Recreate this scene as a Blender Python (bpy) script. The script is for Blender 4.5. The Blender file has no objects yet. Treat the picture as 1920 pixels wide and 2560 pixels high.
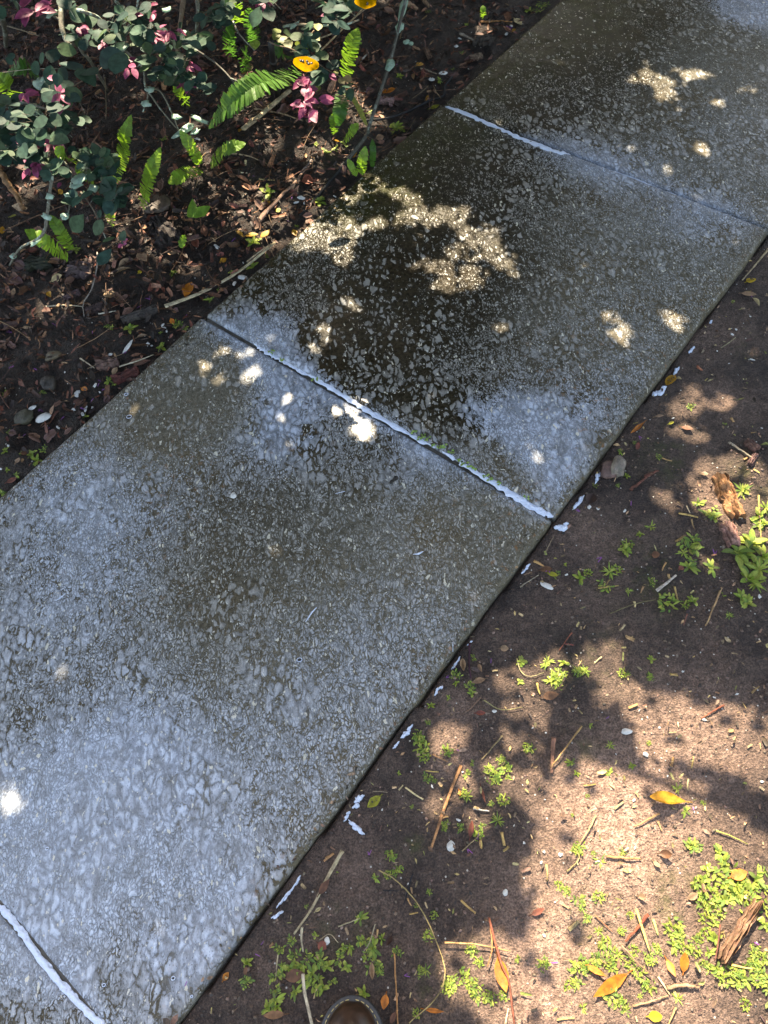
import bpy, bmesh, math, random
import numpy as np
from mathutils import Vector, Matrix

random.seed(11)
RNG = np.random.default_rng(11)
S = bpy.context.scene
COL = S.collection
R = math.radians

# ------------------------------------------------------------------ camera
H = 1.65                      # eye height of the phone
F = 1920.0                    # focal length in photo pixels (photo 1920 x 2560)
PITCH, ROLL, AZ = R(59.72), R(-8.63), R(45.09)
_cp, _sp, _c, _s = math.cos(PITCH), math.sin(PITCH), math.cos(ROLL), math.sin(ROLL)
FW = Vector((0, _cp, -_sp)); _rt = Vector((1, 0, 0)); _up = Vector((0, _sp, _cp))
RT = _c * _rt + _s * _up; UP = -_s * _rt + _c * _up
cam = bpy.data.cameras.new("camera")
camo = bpy.data.objects.new("camera", cam); COL.objects.link(camo)
cam.sensor_fit = 'HORIZONTAL'; cam.sensor_width = 36.0; cam.lens = 36.0 * F / 1920.0
cam.clip_start = 0.05; cam.clip_end = 500
M3 = Matrix((RT, UP, -FW)).transposed()
camo.matrix_world = Matrix.Translation((0, 0, H)) @ M3.to_4x4()
S.camera = camo

def ray(x, y): return FW + ((x - 960) / F) * RT - ((y - 1280) / F) * UP
def atz(x, y, z=0.0):
    d = ray(x, y); t = (z - H) / d.z
    return Vector((d.x * t, d.y * t, z))

# ------------------------------------------------------------------ sun and sky
SUN_EL = R(52)
_sd = atz(1425, 2290) - atz(1400, 2200)          # ground direction the shadows fall in
SUN_AZV = Vector((-_sd.x, -_sd.y, 0)).normalized()
SUN = (SUN_AZV * math.cos(SUN_EL) + Vector((0, 0, math.sin(SUN_EL)))).normalized()
W = bpy.data.worlds.new("World"); S.world = W; W.use_nodes = True
wn = W.node_tree.nodes; wl = W.node_tree.links
sky = wn.new('ShaderNodeTexSky'); sky.sky_type = 'NISHITA'; sky.sun_disc = False
sky.dust_density = 3.0; sky.ozone_density = .6; sky.sun_elevation = SUN_EL; sky.sun_rotation = math.atan2(SUN.x, SUN.y)
wl.new(sky.outputs[0], wn['Background'].inputs[0]); wn['Background'].inputs[1].default_value = 0.15
sl = bpy.data.lights.new("sun", 'SUN'); sl.energy = 5.0; sl.angle = R(0.42); sl.color = (1.0, 0.93, 0.82)
so = bpy.data.objects.new("sun", sl); COL.objects.link(so)
so.rotation_euler = SUN.to_track_quat('Z', 'Y').to_euler(); so.location = SUN * 20
S.view_settings.view_transform = 'Standard'; S.view_settings.look = 'None'
S.view_settings.exposure = 2.32; S.view_settings.gamma = 1.0
S.view_settings.use_white_balance = True; S.view_settings.white_balance_temperature = 7850; S.view_settings.white_balance_tint = 8
S.cycles.max_bounces = 6; S.cycles.transparent_max_bounces = 4

# ------------------------------------------------------------------ noise
def _h(i, j, seed):
    n = (i * 374761393 + j * 668265263 + seed * 982451653) & 0xffffffff
    n = ((n ^ (n >> 13)) * 1274126177) & 0xffffffff
    return ((n ^ (n >> 16)) & 0xffff) / 65535.0
def vn(x, y, seed=0):
    x = np.asarray(x, float); y = np.asarray(y, float)
    i = np.floor(x).astype(np.int64); j = np.floor(y).astype(np.int64)
    u = x - i; v = y - j; u = u * u * (3 - 2 * u); v = v * v * (3 - 2 * v)
    return (_h(i, j, seed) * (1 - u) + _h(i + 1, j, seed) * u) * (1 - v) + (_h(i, j + 1, seed) * (1 - u) + _h(i + 1, j + 1, seed) * u) * v
def fbm(x, y, sc, oct=4, seed=0):
    t = 0; a = .5; n = 0
    for k in range(oct):
        t = t + a * vn(np.asarray(x) * sc + 17.3 * k, np.asarray(y) * sc - 9.1 * k, seed + k); n += a; a *= .5; sc *= 2.03
    return t / n

# path frame: n to the right across the path, v along it
NX = np.array([math.cos(AZ), -math.sin(AZ)]); VX = np.array([math.sin(AZ), math.cos(AZ)])
NL, NR = -0.930 * H, -0.200 * H
JV = [-0.291 * H - 1.22, -0.291 * H, 0.549 * H, 1.286 * H, 1.286 * H + 1.218, 1.286 * H + 2.436]
def nv(x, y): return x * NX[0] + y * NX[1], x * VX[0] + y * VX[1]
def xy(n, v): return n * NX[0] + v * VX[0], n * NX[1] + v * VX[1]
def ground_h(x, y):
    x = np.asarray(x, float); y = np.asarray(y, float)
    n, v = nv(x, y)
    right = -0.017 + 0.024 * (fbm(x, y, 3.1, 3, 5) - .5) + 0.013 * (fbm(x, y, 26, 3, 7) - .5) + .02 * np.clip(n - NR - .25, 0, .6)
    left = -0.026 + 0.05 * (fbm(x, y, 2.7, 3, 15) - .5) + 0.028 * (fbm(x, y, 22, 3, 17) - .5) + 0.10 * np.clip(NL - n - .08, 0, .9)
    z = np.where(n > (NL + NR) / 2, right, left)
    d = np.minimum(n - NL, NR - n)
    return np.where(d > .03, -0.12, np.where(d > 0, np.minimum(z, -.04), z))
def at(x, y, lift=0.0):
    z = -0.03
    for _ in range(5):
        p = atz(x, y, z); z = float(ground_h(p.x, p.y)); 
        n, v = nv(p.x, p.y)
        if NL < n < NR: z = 0.0
    p = atz(x, y, z); p.z += lift
    return p
def mpp(x, y): return ((atz(x + 2, y, -.03) - atz(x - 2, y, -.03)).length + (atz(x, y + 2, -.03) - atz(x, y - 2, -.03)).length) / 8
FR = dict(F1=(0, 0, 3.318), F2=(450, 0, 3.0164), F3=(0, 350, 2.765), F4=(500, 300, 3.318), F5=(0, 700, 3.318), F6=(900, 0, 2.765),
          F7=(1400, 0, 3.19), G1=(1400, 600, 3.19), G2=(1300, 1150, 2.6758), G3=(800, 1600, 2.765), G4=(1350, 1650, 2.9105),
          G5=(1100, 2100, 2.0232), G6=(550, 2050, 2.765), G7=(0, 1900, 2.37), H1=(500, 400, 2.0738), H2=(450, 750, 1.659),
          H3=(0, 1200, 2.0738), H4=(600, 1200, 2.0738), D=(0, 0, .8641))
def px(f, u, v): a = FR[f]; return a[0] + u / a[2], a[1] + v / a[2]
def gp(f, u, v, lift=0.0): return at(*px(f, u, v), lift)
def gz(f, u, v, z): return atz(*px(f, u, v), z)
def sc(f, u, v): return mpp(*px(f, u, v)) / FR[f][2]       # metres per zoom unit

# ------------------------------------------------------------------ materials
class NG:
    def __init__(s, name):
        s.m = bpy.data.materials.new(name); s.m.use_nodes = True
        s.t = s.m.node_tree; s.n = s.t.nodes; s.l = s.t.links
        s.b = s.n['Principled BSDF']; s.out = s.n['Material Output']
        s.co = s.n.new('ShaderNodeTexCoord').outputs['Object']
    def put(s, sock, v):
        if isinstance(v, bpy.types.NodeSocket): s.l.new(v, sock)
        elif isinstance(v, (tuple, list)) and len(v) == 3 and sock.type == 'RGBA': sock.default_value = (*v, 1)
        else: sock.default_value = v
    def noise(s, scale, detail=3, rough=.5, co=None, dist=0, color=False):
        n = s.n.new('ShaderNodeTexNoise'); s.l.new(co or s.co, n.inputs['Vector'])
        n.inputs['Scale'].default_value = scale; n.inputs['Detail'].default_value = detail
        n.inputs['Roughness'].default_value = rough; n.inputs['Distortion'].default_value = dist
        return n.outputs['Color' if color else 'Fac']
    def vor(s, scale, feature='F1', co=None, out='Distance'):
        n = s.n.new('ShaderNodeTexVoronoi'); n.feature = feature; s.l.new(co or s.co, n.inputs['Vector'])
        n.inputs['Scale'].default_value = scale
        return n.outputs[out]
    def math(s, op, a, b=0.0, c=0.0, clamp=False):
        n = s.n.new('ShaderNodeMath'); n.operation = op; n.use_clamp = clamp
        for i, v in enumerate((a, b, c)): s.put(n.inputs[i], v)
        return n.outputs[0]
    def vmath(s, op, a, b=(0, 0, 0), scale=1.0):
        n = s.n.new('ShaderNodeVectorMath'); n.operation = op
        s.put(n.inputs[0], a); s.put(n.inputs[1], b)
        if op == 'SCALE': s.put(n.inputs['Scale'], scale)
        return n.outputs[0]
    def step(s, x, a, b):            # smoothstep from a to b
        n = s.n.new('ShaderNodeMapRange'); n.interpolation_type = 'SMOOTHSTEP'
        s.put(n.inputs['Value'], x); s.put(n.inputs['From Min'], a); s.put(n.inputs['From Max'], b)
        return n.outputs['Result']
    def mix(s, f, a, b, mode='MIX'):
        n = s.n.new('ShaderNodeMix'); n.data_type = 'RGBA'; n.blend_type = mode
        s.put(n.inputs['Factor'], f); s.put(n.inputs['A'] if 0 else n.inputs[6], a); s.put(n.inputs[7], b)
        return n.outputs[2]
    def lerp(s, f, a, b):
        n = s.n.new('ShaderNodeMix'); n.data_type = 'FLOAT'
        s.put(n.inputs[0], f); s.put(n.inputs[2], a); s.put(n.inputs[3], b)
        return n.outputs[0]
    def attr(s, name, color=False):
        n = s.n.new('ShaderNodeAttribute'); n.attribute_name = name
        return n.outputs['Color' if color else 'Fac']
    def bump(s, h, strength=.5, dist=.004, normal=None):
        n = s.n.new('ShaderNodeBump'); s.put(n.inputs['Height'], h)
        n.inputs['Strength'].default_value = strength; n.inputs['Distance'].default_value = dist
        if normal: s.l.new(normal, n.inputs['Normal'])
        return n.outputs[0]
    def set(s, **k):
        names = dict(col='Base Color', rough='Roughness', normal='Normal', spec='Specular IOR Level', coat='Coat Weight', coatr='Coat Roughness', metal='Metallic', sss='Subsurface Weight')
        for a, v in k.items(): s.put(s.b.inputs[names[a]], v)
        return s
    def translucent(s, col, f):
        t = s.n.new('ShaderNodeBsdfTranslucent'); s.put(t.inputs['Color'], col)
        m = s.n.new('ShaderNodeMixShader'); m.inputs[0].default_value = f
        s.l.new(s.b.outputs[0], m.inputs[1]); s.l.new(t.outputs[0], m.inputs[2]); s.l.new(m.outputs[0], s.out.inputs[0])
        return s

def mat_path():
    g = NG("soapy_wet_concrete")
    mp = g.n.new('ShaderNodeMapping'); g.l.new(g.co, mp.inputs[0])
    mp.inputs['Rotation'].default_value = (0, 0, R(12)); mp.inputs['Scale'].default_value = (1.12, .66, 1.0)
    P = mp.outputs[0]
    w1 = g.vmath('SCALE', g.vmath('SUBTRACT', g.noise(16, 2, co=P, color=True), (.5, .5, .5)), scale=.042)
    w2 = g.vmath('SCALE', g.vmath('SUBTRACT', g.noise(70, 4, .62, co=P, color=True), (.5, .5, .5)), scale=.021)
    Q = g.vmath('ADD', g.vmath('ADD', P, w1), w2)
    e1, e2 = g.vor(50, 'DISTANCE_TO_EDGE', Q), g.vor(122, 'DISTANCE_TO_EDGE', Q)
    r1 = g.vor(50, 'F1', Q, 'Color'); r2 = g.vor(122, 'F1', Q, 'Color')
    big = g.step(g.math('ADD', g.noise(4.5, 3, .6), g.attr('big')), .46, .62)
    e = g.lerp(big, e2, e1)
    e = g.math('ADD', g.math('MULTIPLY', e, .88), g.math('MULTIPLY', g.math('SUBTRACT', g.noise(85, 6, .62, co=P, dist=.8), .45), .34))
    rs = g.n.new('ShaderNodeSeparateColor'); g.l.new(g.mix(big, r2, r1), rs.inputs[0]); rnd = rs.outputs[0]
    c = g.attr('foam')
    patch = g.math('SUBTRACT', g.noise(9, 6, .68, co=Q, dist=.6), .5)
    c2 = g.math('ADD', c, g.math('MULTIPLY', patch, 1.1))
    thr = g.math('ADD', g.math('MULTIPLY_ADD', c2, -.34, .285), g.math('MULTIPLY', g.math('SUBTRACT', rnd, .5), .26))
    film = g.step(e, thr, g.math('ADD', thr, .06))
    sheet = g.step(g.math('ADD', c, g.math('MULTIPLY', patch, .9)), .80, 1.05)
    film = g.math('MAXIMUM', film, g.math('MULTIPLY', sheet, g.lerp(g.step(g.noise(40, 4, .7, co=Q), .3, .65), .2, .6)))
    film = g.math('MULTIPLY', film, g.math('MULTIPLY_ADD', g.attr('algae'), -.75, 1.0))
    # wet concrete below the soap
    grain = g.noise(330, 3, .65); grain2 = g.noise(120, 3, .6)
    dry = g.math('MULTIPLY_ADD', g.math('SUBTRACT', g.noise(5, 5, .65), .5), .5, g.attr('dry'), clamp=True)
    base = g.mix(g.step(grain2, .3, .7), (.013, .010, .0055), (.042, .034, .021))
    base = g.mix(dry, base, g.mix(g.step(grain2, .3, .7), (.105, .092, .070), (.195, .174, .140)))
    base = g.mix(g.step(grain, .35, .75), g.mix(1.0, base, (.55, .55, .5), 'MULTIPLY'), base)
    base = g.mix(g.math('MULTIPLY', g.attr('algae'), g.step(g.noise(22, 4, .65), .3, .62)), base, (.030, .032, .008))
    base = g.mix(g.step(g.noise(3.2, 5, .65), .42, .68), base, g.mix(1.0, base, (.80, .70, .55), 'MULTIPLY'))
    # thin milky film, thicker in the cell middles
    fcol = g.mix(g.step(c, .45, 1.1), (.215, .206, .186), (.37, .415, .495))
    sw = g.step(g.noise(14, 5, .7, co=Q, dist=2.5), .42, .66)
    fcol = g.mix(g.math('MULTIPLY', sw, .6), fcol, g.mix(1.0, fcol, (.55, .55, .54), 'MULTIPLY'))
    fcol = g.mix(g.step(g.noise(60, 4, .65), .35, .75), fcol, g.mix(1.0, fcol, (1.25, 1.25, 1.25), 'MULTIPLY'))
    fcol = g.mix(g.step(e, .0, .30), g.mix(1.0, fcol, (.5, .5, .5), 'MULTIPLY'), g.mix(1.0, fcol, (1.18, 1.18, 1.18), 'MULTIPLY'))
    op = g.math('MULTIPLY', film, g.lerp(g.step(g.noise(28, 4, .65, co=Q), .3, .7), .55, .97))
    col = g.mix(op, base, fcol)
    col = g.mix(g.math('MULTIPLY', g.attr('algae'), g.step(g.noise(30, 4, .65), .35, .65)), col, g.mix(1.0, col, (.62, .60, .30), 'MULTIPLY'))
    # tiny burst bubbles in the film
    bub = g.math('MULTIPLY', g.math('MULTIPLY', g.math('LESS_THAN', g.vor(170, 'F1', P), .17), film), g.step(c, .3, .7))
    col = g.mix(g.math('MULTIPLY', bub, .65), col, (.03, .03, .03))
    # shell and lime flecks in the concrete
    for scl, cut, rad, cc in ((95, .952, .33, (.55, .51, .41)), (190, .93, .36, (.5, .48, .42)), (48, .975, .22, (.5, .47, .38))):
        sp = g.n.new('ShaderNodeSeparateColor'); g.l.new(g.vor(scl, 'F1', Q, 'Color'), sp.inputs[0])
        fl = g.math('MULTIPLY', g.math('GREATER_THAN', sp.outputs[1], cut), g.math('LESS_THAN', g.vor(scl, 'F1', Q), rad))
        col = g.mix(g.math('MULTIPLY', fl, .85), col, cc)
    rust = g.math('MULTIPLY', g.step(g.noise(48, 3, .6), .60, .70), g.attr('rust'))
    col = g.mix(g.math('MULTIPLY', rust, .65), col, (.22, .10, .035))
    col = g.mix(g.math('MULTIPLY', g.attr('edge'), g.step(g.noise(60, 4, .7), .25, .6)), col, (.115, .098, .062))
    pil = g.step(e, 0.0, .35)
    hgt = g.math('ADD', g.math('ADD', g.math('MULTIPLY', film, .55), g.math('MULTIPLY', pil, .5)), g.math('ADD', g.math('MULTIPLY', grain, .35), g.math('MULTIPLY', grain2, .5)))
    g.set(col=col, rough=g.lerp(film, g.lerp(dry, .17, .42), .26), normal=g.bump(hgt, .8, .0035), spec=g.lerp(film, .10, .42), coat=.06, coatr=.15)
    return g.m

def mat_soil():
    g = NG("garden_soil")
    bed = g.attr('bed'); moss = g.attr('moss'); pale = g.attr('pale')
    n1 = g.noise(7, 5, .65); n2 = g.noise(60, 5, .7); n3 = g.noise(260, 3, .7)
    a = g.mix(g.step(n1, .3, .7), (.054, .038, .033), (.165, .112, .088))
    a = g.mix(pale, a, (.45, .30, .235))  # sunlit earth painted paler: part of the sun's brightness sits in this colour
    a = g.mix(g.step(n2, .28, .72), g.mix(1.0, a, (.45, .43, .42), 'MULTIPLY'), a)
    b = g.mix(g.step(n2, .3, .7), (.007, .005, .004), (.036, .018, .011))
    c = g.mix(bed, a, b)
    c = g.mix(g.step(n3, .3, .75), g.mix(1.0, c, (.38, .37, .36), 'MULTIPLY'), g.mix(1.0, c, (1.5, 1.47, 1.43), 'MULTIPLY'))
    c = g.mix(g.math('MULTIPLY', g.math('MULTIPLY', moss, g.step(g.noise(20, 5, .7), .45, .66)), .75), c, (.060, .068, .016))
    sp = g.n.new('ShaderNodeSeparateColor'); g.l.new(g.vor(160, 'F1', None, 'Color'), sp.inputs[0])
    fl = g.math('MULTIPLY', g.math('GREATER_THAN', sp.outputs[0], .988), g.math('LESS_THAN', g.vor(160), .3))
    c = g.mix(fl, c, (.5, .47, .42))
    h = g.math('ADD', g.math('ADD', g.math('MULTIPLY', n2, .9), g.math('MULTIPLY', n3, .8)), g.math('MULTIPLY', g.vor(110), .35))
    g.set(col=c, rough=g.lerp(bed, .75, .5), normal=g.bump(h, 1.0, .013), spec=.35)
    return g.m

def mat_leafy(name, rough=.4, trans=.3, spec=.5, var=.25, tint=1.35, sc_=60, bump=.0012):
    g = NG(name); col = g.attr('col', True)
    nz = g.step(g.noise(sc_, 3, .6), .3, .7)
    c = g.mix(nz, g.mix(1.0, col, (1 - var,) * 3, 'MULTIPLY'), g.mix(1.0, col, (1 + var,) * 3, 'MULTIPLY'))
    g.set(col=c, rough=rough, spec=spec, normal=g.bump(g.noise(140, 2), .5, bump))
    if trans: g.translucent(g.mix(1.0, c, (tint, tint * 1.05, tint * .7), 'MULTIPLY'), trans)
    return g.m
def mat_wood(name, rough=.7, stretch=True, wet=.3):
    g = NG(name); col = g.attr('col', True)
    n = g.noise(45, 5, .7); n2 = g.noise(230, 3, .7)
    c = g.mix(g.step(n, .3, .7), g.mix(1.0, col, (.45, .43, .42), 'MULTIPLY'), g.mix(1.0, col, (1.3, 1.3, 1.3), 'MULTIPLY'))
    c = g.mix(g.step(n2, .35, .7), g.mix(1.0, c, (.7, .7, .7), 'MULTIPLY'), c)
    g.set(col=c, rough=rough, spec=wet, normal=g.bump(g.math('ADD', n, g.math('MULTIPLY', n2, .5)), .8, .004))
    return g.m
def mat_foam():
    g = NG("soap_suds"); v = g.vor(150); n = g.noise(70, 4, .6)
    c = g.mix(g.step(v, .02, .22), (.32, .36, .45), (.50, .555, .67))
    c = g.mix(g.step(n, .66, .76), c, (.50, .50, .50))
    g.set(col=c, rough=.4, spec=.5, normal=g.bump(g.math('ADD', v, n), .5, .004)); g.put(g.b.inputs['Subsurface Weight'], .25)
    g.b.inputs['Subsurface Radius'].default_value = (.006, .006, .007)
    return g.m
def mat_bark():
    g = NG("lichened_bark"); col = g.attr('col', True)
    n = g.noise(34, 4, .65); n2 = g.noise(120, 4, .7)
    c = g.mix(g.step(n2, .3, .7), g.mix(1.0, col, (.5, .48, .45), 'MULTIPLY'), col)
    c = g.mix(g.math('MULTIPLY', g.step(n, .54, .62), g.attr('lichen')), c, (.36, .45, .37))
    g.set(col=c, rough=.8, normal=g.bump(g.math('ADD', n2, n), .8, .003)); return g.m
def mat_plain(name, col, rough=.5, spec=.5, var=.3, sc_=80, bump=.001, coat=0):
    g = NG(name); n = g.noise(sc_, 4, .65)
    c = g.mix(g.step(n, .3, .7), tuple(x * (1 - var) for x in col), tuple(x * (1 + var) for x in col))
    g.set(col=c, rough=rough, spec=spec, normal=g.bump(n, .6, bump), coat=coat); return g.m

M = dict(path=mat_path(), soil=mat_soil(), foam=mat_foam(), bark=mat_bark(),
         fern=mat_leafy("fern_green", .45, .42, .4, .2), shrub=mat_leafy("glossy_shrub_leaf", .6, .16, .16, .3, 1.2),
         pink=mat_leafy("pink_new_leaf", .5, .3, .35, .25, 1.3), weed=mat_leafy("weed_green", .5, .35, .35, .25),
         litter=mat_leafy("dry_litter", .62, .08, .35, .45, 1.1, 120), dead=mat_leafy("fallen_leaf", .5, .18, .28, .35, 1.15, 70),
         tree=mat_leafy("tree_leaf", .45, .18, .4, .3), wood=mat_wood("weathered_wood"), straw=mat_wood("dry_straw", .6),
         stone=mat_wood("rough_stone", .55, True, .45), shell=mat_plain("white_shell", (.46, .45, .42), .4, .5, .15, 150),
         yellow=mat_leafy("yellow_leaf", .85, .2, .05, .15), petal=mat_leafy("purple_petal", .5, .3, .4, .1), black=mat_plain("black_plastic", (.012, .012, .013), .4, .5),
         leather=mat_plain("dark_brown_leather", (.030, .014, .008), .36, .45, .5, 40, .002, .0),
         welt=mat_plain("boot_welt", (.032, .033, .037), .6, .4, .3, 200), stitch=mat_plain("welt_thread", (.42, .34, .16), .7, .3),
         sole=mat_plain("black_rubber", (.015, .015, .016), .7))

# ------------------------------------------------------------------ mesh helpers
class MB:
    def __init__(s): s.v = []; s.f = []; s.c = []
    def add(s, vs, fs, col):
        o = len(s.v); s.v.extend([tuple(p) for p in vs])
        s.f.extend([tuple(i + o for i in f) for f in fs])
        if len(col) == len(vs) and not isinstance(col[0], float): s.c.extend(col)
        else: s.c.extend([col] * len(vs))
    def build(s, name, mat, parent=None, origin=None, smooth=True, attrs=None):
        me = bpy.data.meshes.new(name)
        o = Vector(origin) if origin is not None else Vector((0, 0, 0))
        V = [(p[0] - o.x, p[1] - o.y, p[2] - o.z) for p in s.v]
        me.from_pydata(V, [], s.f); me.update()
        a = me.attributes.new('col', 'FLOAT_COLOR', 'POINT')
        arr = np.ones((len(V), 4), np.float32); arr[:, :3] = np.array(s.c, np.float32).reshape(-1, 3) if s.c else 0
        a.data.foreach_set('color', arr.ravel())
        for k, val in (attrs or {}).items():
            q = me.attributes.new(k, 'FLOAT', 'POINT'); q.data.foreach_set('value', np.full(len(V), val, np.float32))
        if smooth: me.polygons.foreach_set('use_smooth', [True] * len(me.polygons))
        me.materials.append(mat)
        ob = bpy.data.objects.new(name, me); COL.objects.link(ob)
        if parent is None: ob.location = o
        else:
            ob.parent = parent
            ob.location = o - parent.location
        return ob
def tag(o, label, cat, group=None, kind=None):
    o['label'] = label; o['category'] = cat
    if group: o['group'] = group
    if kind: o['kind'] = kind
    return o
def empty(name, loc, label, cat, group=None):
    o = bpy.data.objects.new(name, None); COL.objects.link(o); o.location = loc; o.empty_display_size = .05
    return tag(o, label, cat, group)
def structure(o): o['kind'] = 'structure'; return o
def jit(c, a=.2):
    k = 1 + random.uniform(-a, a); return tuple(max(.002, x * k * (1 + random.uniform(-a, a) * .35)) for x in c)
def curve(pts, n):
    P = [Vector(p) for p in pts]
    if len(P) == 2: return [P[0].lerp(P[1], i / n) for i in range(n + 1)]
    Q = [2 * P[0] - P[1]] + P + [2 * P[-1] - P[-2]]; out = []
    for i in range(n + 1):
        t = i / n * (len(P) - 1); k = min(int(t), len(P) - 2); t -= k
        a, b, c, d = Q[k:k + 4]
        out.append(.5 * ((2 * b) + (c - a) * t + (2 * a - 5 * b + 4 * c - d) * t * t + (3 * b - a - 3 * c + d) * t ** 3))
    return out
def tube(mb, pts, radii, col, k=6, flat=1.0, rough=0.0):
    n = len(pts); vs = []; fs = []; cs = []
    for i, p in enumerate(pts):
        d = (pts[min(i + 1, n - 1)] - pts[max(i - 1, 0)]).normalized()
        a = d.cross(Vector((0, 0, 1))); a = a.normalized() if a.length > .05 else Vector((1, 0, 0)); b = a.cross(d).normalized()
        r = radii[i] if isinstance(radii, (list, tuple)) else radii
        for j in range(k):
            th = 2 * math.pi * j / k; q = 1 + random.uniform(-rough, rough)
            vs.append(p + a * (math.cos(th) * r * q) + b * (math.sin(th) * r * flat * q))
            cs.append(jit(col, .12))
    for i in range(n - 1):
        for j in range(k):
            fs.append((i * k + j, i * k + (j + 1) % k, (i + 1) * k + (j + 1) % k, (i + 1) * k + j))
    fs.append(tuple(range(k - 1, -1, -1))); fs.append(tuple((n - 1) * k + j for j in range(k)))
    mb.add(vs, fs, cs)
PROF = dict(oval=[.02, .62, .92, 1, .86, .5, .03], obov=[.04, .38, .72, .97, 1, .74, .1], lance=[.05, .5, .9, 1, .75, .4, .02],
            round=[.05, .75, .98, 1, .95, .7, .12], strip=[.8, 1, 1, .95, 1, .9, .7], heart=[.55, 1, .95, .8, .6, .35, .02])
def leaf(mb, base, d, nrm, L, w, col, shape='oval', fold=.12, curl=.0, seg=6, mid=None, edge=None, twist=0.0, ragged=0.0):
    d = Vector(d).normalized(); nrm = Vector(nrm); nrm = (nrm - d * nrm.dot(d)).normalized(); side = d.cross(nrm)
    pf = PROF[shape]; vs = []; cs = []; fs = []; base = Vector(base)
    for i in range(seg + 1):
        t = i / seg; k = t * 6; j = min(int(k), 5); ww = (pf[j] + (pf[j + 1] - pf[j]) * (k - j)) * w * .5
        if ragged: ww *= 1 + random.uniform(-ragged, ragged)
        ang = curl * t; p = base + d * (L * (math.sin(ang) / curl if abs(curl) > 1e-3 else t)) + nrm * (L * ((1 - math.cos(ang)) / curl if abs(curl) > 1e-3 else 0))
        tw = twist * t; s2 = side * math.cos(tw) + nrm * math.sin(tw); n2 = nrm * math.cos(tw) - side * math.sin(tw)
        vs += [p - s2 * ww + n2 * (fold * ww), p, p + s2 * ww + n2 * (fold * ww)]
        cs += [edge or col, mid or col, edge or col]
        if i:
            o = 3 * (i - 1); fs += [(o, o + 1, o + 4, o + 3), (o + 1, o + 2, o + 5, o + 4)]
    mb.add(vs, fs, cs)
def ico(sub=2):
    b = bmesh.new(); bmesh.ops.create_icosphere(b, subdivisions=sub, radius=1); b.verts.ensure_lookup_table()
    v = [x.co.copy() for x in b.verts]; f = [tuple(y.index for y in x.verts) for x in b.faces]; b.free(); return v, f
ICO = {k: ico(k) for k in (1, 2, 3, 4)}
def blob(mb, c, axes, dims, col, sub=2, amp=.25, freq=1.6, pinch=0.0):
    v, f = ICO[sub]; sd = random.uniform(0, 50); ax = [Vector(a) for a in axes]; vs = []; cs = []
    for p in v:
        k = 1 + amp * (float(vn(p.x * freq + sd, p.y * freq + p.z * 1.3 * freq, 3)) - .5) * 2 + amp * .5 * (float(vn(p.x * freq * 2.7 + sd, p.z * freq * 2.7 - p.y * 2.1, 9)) - .5) * 2
        if pinch: q = Vector([math.copysign(abs(x) ** (1 - pinch), x) for x in p])
        else: q = p
        vs.append(Vector(c) + (ax[0] * q.x * dims[0] + ax[1] * q.y * dims[1] + ax[2] * q.z * dims[2]) * k); cs.append(jit(col, .12))
    mb.add(vs, f, cs)
def basis(d, up=(0, 0, 1)):
    d = Vector(d).normalized(); u = Vector(up); s = u.cross(d).normalized(); return d, s, d.cross(s)

# ------------------------------------------------------------------ ground sheet
def inner(lo, hi, step): return np.arange(lo, hi, step)
gx = np.concatenate([[-60, -30, -15, -8, -5, -3.6], inner(-3.0, 2.4, .011), [2.6, 3, 4, 6, 10, 20, 60]])
gy = np.concatenate([[-60, -25, -10, -5, -2.5, -1.4], inner(-.9, 4.6, .0115), [5, 6, 8, 12, 20, 35, 60]])
X, Y = np.meshgrid(gx, gy); Z = ground_h(X, Y)
def grid_mesh(name, X, Y, Z, mat, attrs):
    ny, nx = X.shape; me = bpy.data.meshes.new(name)
    idx = np.arange(nx * ny).reshape(ny, nx)
    q = np.stack([idx[:-1, :-1], idx[:-1, 1:], idx[1:, 1:], idx[1:, :-1]], -1).reshape(-1)
    nq = len(q) // 4
    me.vertices.add(nx * ny); me.vertices.foreach_set('co', np.stack([X, Y, Z], -1).astype(np.float32).ravel())
    me.loops.add(len(q)); me.loops.foreach_set('vertex_index', q.astype(np.int32))
    me.polygons.add(nq); me.polygons.foreach_set('loop_start', (np.arange(nq) * 4).astype(np.int32))
    me.update(calc_edges=True); me.validate()
    for k, a in attrs.items():
        t = me.attributes.new(k, 'FLOAT', 'POINT'); t.data.foreach_set('value', a.astype(np.float32).ravel())
    me.polygons.foreach_set('use_smooth', [True] * len(me.polygons))
    me.materials.append(mat); o = bpy.data.objects.new(name, me); COL.objects.link(o); return o
def spots(X, Y, lst, z=0.0):        # sum of soft spots given in photo coordinates
    t = np.zeros(X.shape)
    for f, u, v, r, a in lst:
        p = gz(f, u, v, z); rr = r * sc(f, u, v)
        t += a * np.exp(-((X - p.x) ** 2 + (Y - p.y) ** 2) / (rr * rr))
    return t
n_, v_ = nv(X, Y)
bed = np.clip((-n_ + (NL + NR) / 2) * 50, 0, 1)
moss = np.clip(spots(X, Y, [('G1', 900, 1700, 200, .9), ('G2', 900, 750, 250, .7), ('G3', 640, 1390, 90, 1), ('G6', 850, 720, 150, .9), ('G6', 1420, 1150, 120, 1), ('G5', 1200, 300, 150, .8),
            ('G4', 280, 590, 130, .7), ('G1', 1500, 800, 100, .6), ('G2', 1580, 80, 150, .6), ('G5', 150, 400, 80, .8), ('G2', 500, 1290, 200, .5), ('G5', 800, 450, 300, .3)]), 0, 1)
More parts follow.
